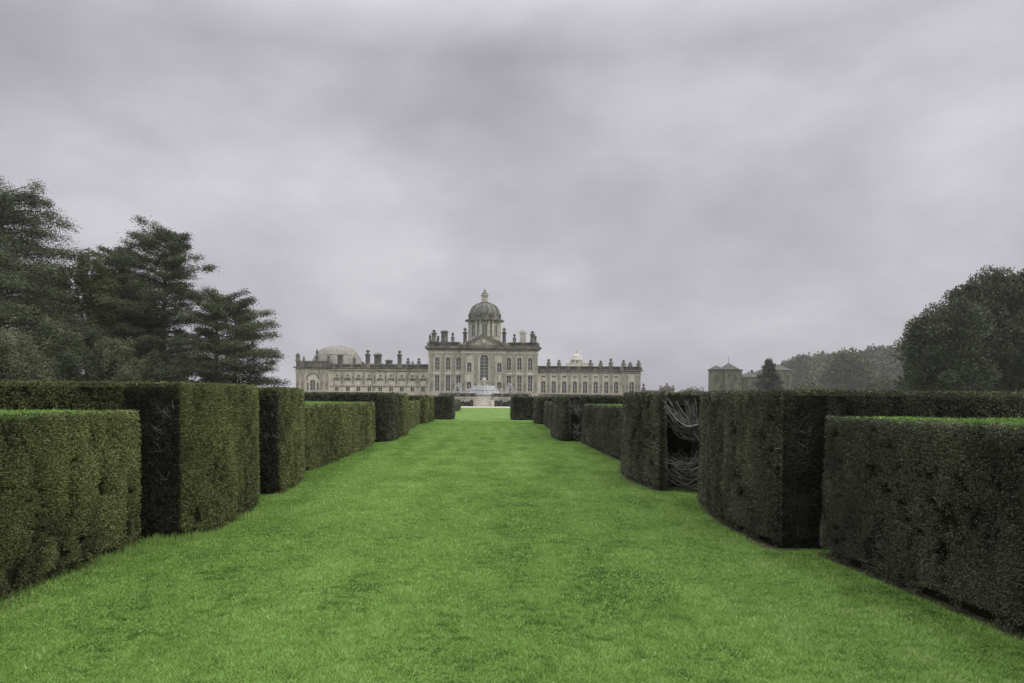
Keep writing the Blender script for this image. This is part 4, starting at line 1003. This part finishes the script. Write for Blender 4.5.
# right-hand evergreens
GRt = 'large evergreen oaks at the right'
Y = 80; z = lambda py, px=960: TZ(py, px, Y); X = lambda px, c: TX(px, Y)-TX(c, Y)
leafy(TX(935, Y), Y, [(X(937, 935), 0, z(352), 3.3, 3.5, 3.6), (X(928, 935), 0, z(342), 1.9, 2.6, 2.5), (X(940, 935), .5, z(332), 2.7, 3, 2.2), (X(955, 935), 0, z(338), 3.3, 3.4, 4.0), (X(933, 935), 0, z(378), 2.9, 3.2, 2.6), (X(955, 935), -1, z(375), 3, 3, 3), (X(953, 935), 0, z(322), 1.6, 2.0, 1.4)],
      'dense dark evergreen oak, left and lower one of the right-hand group', 'oak_leaf', 85000, .26, 'evergreen_oak', 'evergreen oak', GRt, seed=21)
Y = 84; leafy(TX(995, Y), Y, [(X(974, 995), 0, z(304), 2.2, 3, 2.8), (X(996, 995), 0, z(300), 2.8, 3, 3.4), (X(985, 995), -1, z(330), 4, 3.5, 4.4), (X(1014, 995), 0, z(309), 2.8, 3, 3.6), (X(1005, 995), -1, z(350), 4.4, 4, 4.4), (X(975, 995), 0, z(368), 3.6, 4, 3.4), (X(962, 995), 0, z(297), 1.2, 1.5, 1.3), (X(1020, 995), 0, z(376), 4, 4, 3)],
      'tallest dark evergreen oak, rising above its neighbours at the right', 'oak_leaf', 110000, .27, 'evergreen_oak', 'evergreen oak', GRt, seed=22)
Y = 82; leafy(TX(1046, Y), Y, [(X(1032, 1046), 0, z(296), 2.6, 3, 3), (X(1050, 1046), 0, z(310), 3.6, 3.6, 4.4), (X(1040, 1046), -1, z(345), 4.2, 4, 4.4), (X(1050, 1046), 0, z(376), 5, 4, 3)],
      'dark evergreen oak cut off by the right edge of the picture', 'oak_leaf', 60000, .27, 'evergreen_oak', 'evergreen oak', GRt, seed=23)
Y = 60; leafy(TX(1012, Y), Y, [(0, 0, .9, 3.6, 2, 1.7), (-1.6, 0, .9, 2.0, 1.5, 1.0)], 'low dark mounded shrub in front of the evergreen oaks', 'oak_leaf', 14000, .2, 'rounded_shrub', 'shrub', seed=24, trunk_r=.1)

# conifer between the stone buildings
Y = 205; cedar(TX(768.5, Y), Y, TZ(358.5, 768, Y), lambda t_: 4.5*(1-t_)**.8+.25, 'cone-shaped fir between the stone gatehouse and the next building', mat='fir', nb=90, npts=26000, leaf=.5, t0=.05, seed=30, group=None, name='fir_tree', cat='fir tree', trunk_r=.3, thick=.3)

# woodland on the hill
P = []; D = []; Vv = []; rd = np.random.default_rng(5)
for i in range(820):
    x = rd.uniform(174, 620); y = rd.uniform(385, 620)
    if y > 540: x *= y/540
    gh = float(hill_h(x, y)); r_ = rd.uniform(4.5, 8.5); n = int(150*(r_/6)**2)
    if x < 190 and rd.random() < .4: r_ *= .6
    u = unit(rd.normal(size=(n, 3))); u[:, 2] = np.abs(u[:, 2])*1.0-.25
    lob = .8+.35*np.sin(u[:, 0]*7+i)*np.cos(u[:, 1]*6+2*i)
    P.append(np.array((x, y, gh+r_*.6)) + u*(r_*lob*rd.uniform(.75, 1.05, n))[:, None]*[1, 1, .95]); D.append(u+rd.normal(size=(n, 3))*.6); Vv.append(.05+.35*rd.random(n)+.62*rd.random())
P = np.concatenate(P); D = np.concatenate(D); v = np.concatenate(Vv)
tag(raw_mesh('woodland', leaf_verts(P, D, 1.9*rd.uniform(.6, 1.3, len(P)), 1.3), 4, M['far_leaf'], None, v), 'hazy brown-green woodland covering the hillside behind the evergreen oaks', 'woodland', kind='stuff')
Y = 375
leafy(TX(848, Y), Y, [(0, 0, TZ(362, 848, Y), 8, 7, 5.5), (5, 0, TZ(370, 848, Y), 8, 7, 7), (-5, 0, TZ(376, 848, Y), 8, 7, 6), (0, 0, TZ(388, 848, Y), 11, 7, 6)], 'rounded tree standing up above the left end of the hillside wood', 'far_leaf', 7000, 1.5, group='single trees before the hill', seed=41)
leafy(TX(806, 330), 330, [(0, 0, 5, 5.5, 5, 4.5), (5, 0, 4, 4, 4, 3.5)], 'pale bushy tree right of the stone outbuilding, before the hill', 'far_leaf', 5000, 1.1, group='single trees before the hill', seed=42)
leafy(TX(826, 320), 320, [(0, 0, 4, 5, 5, 4), (-4, 0, 3, 4, 4, 3)], 'low pale round tree in front of the hillside wood', 'far_leaf', 5000, 1.1, group='single trees before the hill', seed=43)
leafy(TX(880, 330), 330, [(0, 0, 7, 7, 6, 7), (8, 0, 6, 6, 5, 6)], 'broad dull green tree just left of the evergreen oaks', 'far_leaf', 7000, 1.2, group='single trees before the hill', seed=44)
for k, (px, top, w, lab) in enumerate([(683, 389, 2.4, 'low grey-green bush right of the stone gateway'), (690, 387.6, 2.2, 'taller grey-green bush midway between gateway and gatehouse'), (697.5, 388.2, 2.4, 'grey-green bush just left of the stone gatehouse'), (650, 390.5, 2.0, 'small grey-green bush between mansion and gateway')]):
    Y = 240; hh = TZ(top, px, Y); leafy(TX(px, Y), Y, [(0, 0, hh*.5, w, w, hh*.5), (w*.8, 0, hh*.4, w*.8, w, hh*.42)], lab, 'far_leaf', 1800, .5, 'bush', 'bush', 'bushes beyond the right end of the mansion', seed=50+k, trunk_r=.12)

# =================================================================== BUILDINGS AT THE RIGHT
def stone_box(mb, x0, x1, y, dep, z1, holes):
    facade(mb, x0, x1, 0, z1, y, holes, .3)
    mb.add([(x0, y, 0), (x0, y, z1), (x0, y+dep, z1), (x0, y+dep, 0)], [(0, 1, 2, 3)]); mb.add([(x1, y, 0), (x1, y, z1), (x1, y+dep, z1), (x1, y+dep, 0)], [(0, 3, 2, 1)])
    mb.add([(x0, y+dep, 0), (x1, y+dep, 0), (x1, y+dep, z1), (x0, y+dep, z1)], [(3, 2, 1, 0)])
def pyramid(mb, x0, x1, y0, y1, z, za, ov=.35):
    cx, cy = (x0+x1)/2, (y0+y1)/2
    mb.add([(x0-ov, y0-ov, z), (x1+ov, y0-ov, z), (x1+ov, y1+ov, z), (x0-ov, y1+ov, z), (cx, cy, za)], [(0, 1, 4), (1, 2, 4), (2, 3, 4), (3, 0, 4), (3, 2, 1, 0)])
    mb.box(x0-ov, x1+ov, y0-ov, y1+ov, z-.3, z-.003)
def win_simple(x, y, z0, z1, w, par):
    f = MB(); a_ = w/2
    f.box(x-a_-.15, x-a_, y-.06, y+.02, z0, z1+.15); f.box(x+a_, x+a_+.15, y-.06, y+.02, z0, z1+.15); f.box(x-a_, x+a_, y-.06, y+.02, z1, z1+.15); f.box(x-a_-.2, x+a_+.2, y-.12, y+.02, z0-.15, z0); f.box(x-.04, x+.04, y+.15, y+.2, z0, z1)
    o = f.build('window', M['old_stone'], par); p = MB(); p.box(x-a_, x+a_, y+.21, y+.26, z0, z1); p.build('pane', M['glass'], o)
M['old_stone'] = mat_noise('darker_stone', [(.07, .066, .05), (.14, .13, .10), (.21, .195, .15)], .6, bump=.4, bscale=5)
Y = 255.0
gx = lambda px: TX(px, Y); gz = lambda py: TZ(py, 725, Y)
g_ = empty('stone_gatehouse', (gx(725), Y, 0), 'stone gatehouse with twin pyramid roofs and a thin spire, right of the mansion', 'gatehouse')
o0 = gx(725)
def part(mb, name, mat, par): mb.v = [(x-o0, y-Y, z) for x, y, z in mb.v]; return mb.build(name, M[mat], par)
mb = MB(); w1 = (gx(713.5), gx(724)); w2 = (gx(724)+.003, gx(737)); w3 = (gx(737)+.003, gx(742))
zt1 = gz(370)
hs1 = [(gx(717)-.5, gx(717)+.5, gz(379), gz(374.5)), (gx(720.5)-.4, gx(720.5)+.4, gz(390), gz(385))]
hs2 = [(gx(728)-.5, gx(728)+.5, gz(379), gz(374)), (gx(733)-.5, gx(733)+.5, gz(379), gz(374)), (gx(730)-.6, gx(730)+.6, gz(391), gz(384))]
stone_box(mb, *w1, Y, 6, zt1, hs1); stone_box(mb, *w2, Y-1.2, 7, zt1, hs2); stone_box(mb, *w3, Y, 6, zt1-.2, []); part(mb, 'wall', 'old_stone', g_)
mb = MB(); pyramid(mb, *w1, Y, Y+6, zt1+.3, gz(364.8)); part(mb, 'roof', 'tile', g_)
mb = MB(); pyramid(mb, *w2, Y-1.2, Y+5.8, zt1+.3, gz(362.4)); rf = part(mb, 'roof', 'tile', g_)
mb = MB(); mb.box(w3[0], w3[1]+.2, Y-.2, Y+6, zt1-.2, zt1+.25); part(mb, 'parapet', 'weathered', g_)
mb = MB(); cx = (w2[0]+w2[1])/2; mb.tube([(cx, Y+2.3, gz(363)), (cx, Y+2.3, gz(355.5))], [.12, .04], 6); mb.lathe([(.05, gz(358.6)), (.28, gz(358.1)), (.05, gz(357.6))], cx, Y+2.3, 8); part(mb, 'weathervane', 'weathered', g_)
for (xa, xb, za, zb_), yy in [(h_, Y) for h_ in hs1]+[(h_, Y-1.2) for h_ in hs2]:
    win_simple((xa+xb)/2-o0, yy-Y, za, zb_, xb-xa, g_)
mb = MB(); mb.box(w1[0]-.1, w1[1], Y-.12, Y-.003, gz(381.2), gz(380.3)); mb.box(w2[0], w2[1]+.1, Y-1.32, Y-1.203, gz(381.2), gz(380.3)); part(mb, 'string_course', 'weathered', g_)
def long_house(name, p0, p1, ptop, peak, Y_, label, cat, nwin, hip=False):
    x0, x1 = TX(p0, Y_), TX(p1, Y_); c = (x0+x1)/2; zt_ = TZ(ptop, (p0+p1)/2, Y_); zr = TZ(peak, (p0+p1)/2, Y_)
    o = empty(name, (c, Y_, 0), label, cat, None); hs = []
    for i in range(nwin):
        cx = x0-c + (x1-x0)*(i+.5)/nwin; hs += [(cx-.5, cx+.5, zt_*.22, zt_*.45), (cx-.5, cx+.5, zt_*.6, zt_*.85)]
    m_ = MB(); stone_box(m_, x0-c, x1-c, 0, 8, zt_, hs); m_.build('wall', M['old_stone'], o)
    for h_ in hs: win_simple((h_[0]+h_[1])/2, 0, h_[2], h_[3], 1.0, o)
    m_ = MB(); L_, R_ = x0-c-.3, x1-c+.3; k = 3.0 if hip else 0
    if (R_-L_) < 2*k+.5: k = (R_-L_)/2-.05
    m_.add([(L_, -.4, zt_), (R_, -.4, zt_), (R_, 8.4, zt_), (L_, 8.4, zt_), (L_+k, 4, zr), (R_-k, 4, zr)], [(0, 1, 5, 4), (2, 3, 4, 5), (0, 4, 3), (1, 2, 5), (3, 2, 1, 0)])
    rf = m_.build('roof', M['tile'], o)
    m_ = MB(); m_.box(.8, 1.5, 3.6, 4.4, zr-.8, zr+1.0); m_.build('chimney', M['weathered'], rf)
    return o
long_house('stone_lodge', 743, 762, 377, 372.3, 258, 'low stone range joining the gatehouse to the fir tree', 'outbuilding', 3, True)
long_house('stone_stable', 775.5, 791.5, 370, 364, 262, 'taller stone block with pyramid roof just right of the fir tree', 'outbuilding', 2, True)

# gateway with small pediment and urns
Y = 232.0
gw = empty('stone_gateway', (TX(667.3, Y), Y, 0), 'small pedimented stone gateway with three urns, right of the mansion', 'gateway')
hw = 7*Y/F; zt_ = TZ(389.5, 667, Y)
m_ = MB(); m_.box(-hw, -hw*.4, 0, 1.2, 0, zt_); m_.box(hw*.4, hw, 0, 1.2, 0, zt_); m_.box(-hw*.4, hw*.4, .01, 1.19, zt_-.9, zt_); m_.build('piers', M['old_stone'], gw)
m_ = MB(); m_.box(-hw-.2, hw+.2, -.2, 1.4, zt_+.003, zt_+.35); m_.prism([(-hw*.75, zt_+.352), (hw*.75, zt_+.352), (hw*.45, zt_+1.0), (0, zt_+1.25), (-hw*.45, zt_+1.0)], 0, 1.2); m_.build('pediment', M['weathered'], gw)
for dx, b_, tp in ((-6.2, zt_+.353, 385.2), (0, zt_+1.2, 382.6), (6.2, zt_+.353, 385)):
    hh = TZ(tp, 667, Y)-b_; m_ = MB(); m_.lathe([(r_*1.1, b_+z_*hh) for r_, z_ in URN], dx*Y/F, .6, 10); m_.build('urn', M['weathered'], gw)
lw = empty('stone_wall', (TX(649, 222), 222, 0), 'low stone garden wall running right from the end of the mansion', 'garden wall')
m_ = MB(); L2 = 10*222/F; zt_ = TZ(391, 649, 222); m_.box(-L2, L2*1.2, 0, .6, 0, zt_); m_.box(-L2, L2*1.2, -.1, .7, zt_+.003, zt_+.25); m_.build('wall', M['old_stone'], lw)
m_ = MB(); m_.box(-2.1, -1.1, -.15, .75, 0, zt_+.9); m_.lathe([(r_*1.1, zt_+.9+z_*1.5) for r_, z_ in URN], -1.6, .3, 10); m_.build('gate_pier', M['weathered'], lw)

# =================================================================== HAZE
hz = MB(); hz.box(-800, 800, -40, 900, -1.2, 140)
hm = bpy.data.materials.new('haze'); hm.use_nodes = True; t = hm.node_tree; t.nodes.clear()
o_ = t.nodes.new('ShaderNodeOutputMaterial'); pv = t.nodes.new('ShaderNodeVolumePrincipled')
pv.inputs['Color'].default_value = (.86, .86, .84, 1); pv.inputs['Density'].default_value = .00028; pv.inputs['Anisotropy'].default_value = .2
t.links.new(pv.outputs[0], o_.inputs['Volume'])
hz_o = hz.build('haze', hm); tag(hz_o, 'thin grey autumn haze over the park', 'haze', kind='stuff')
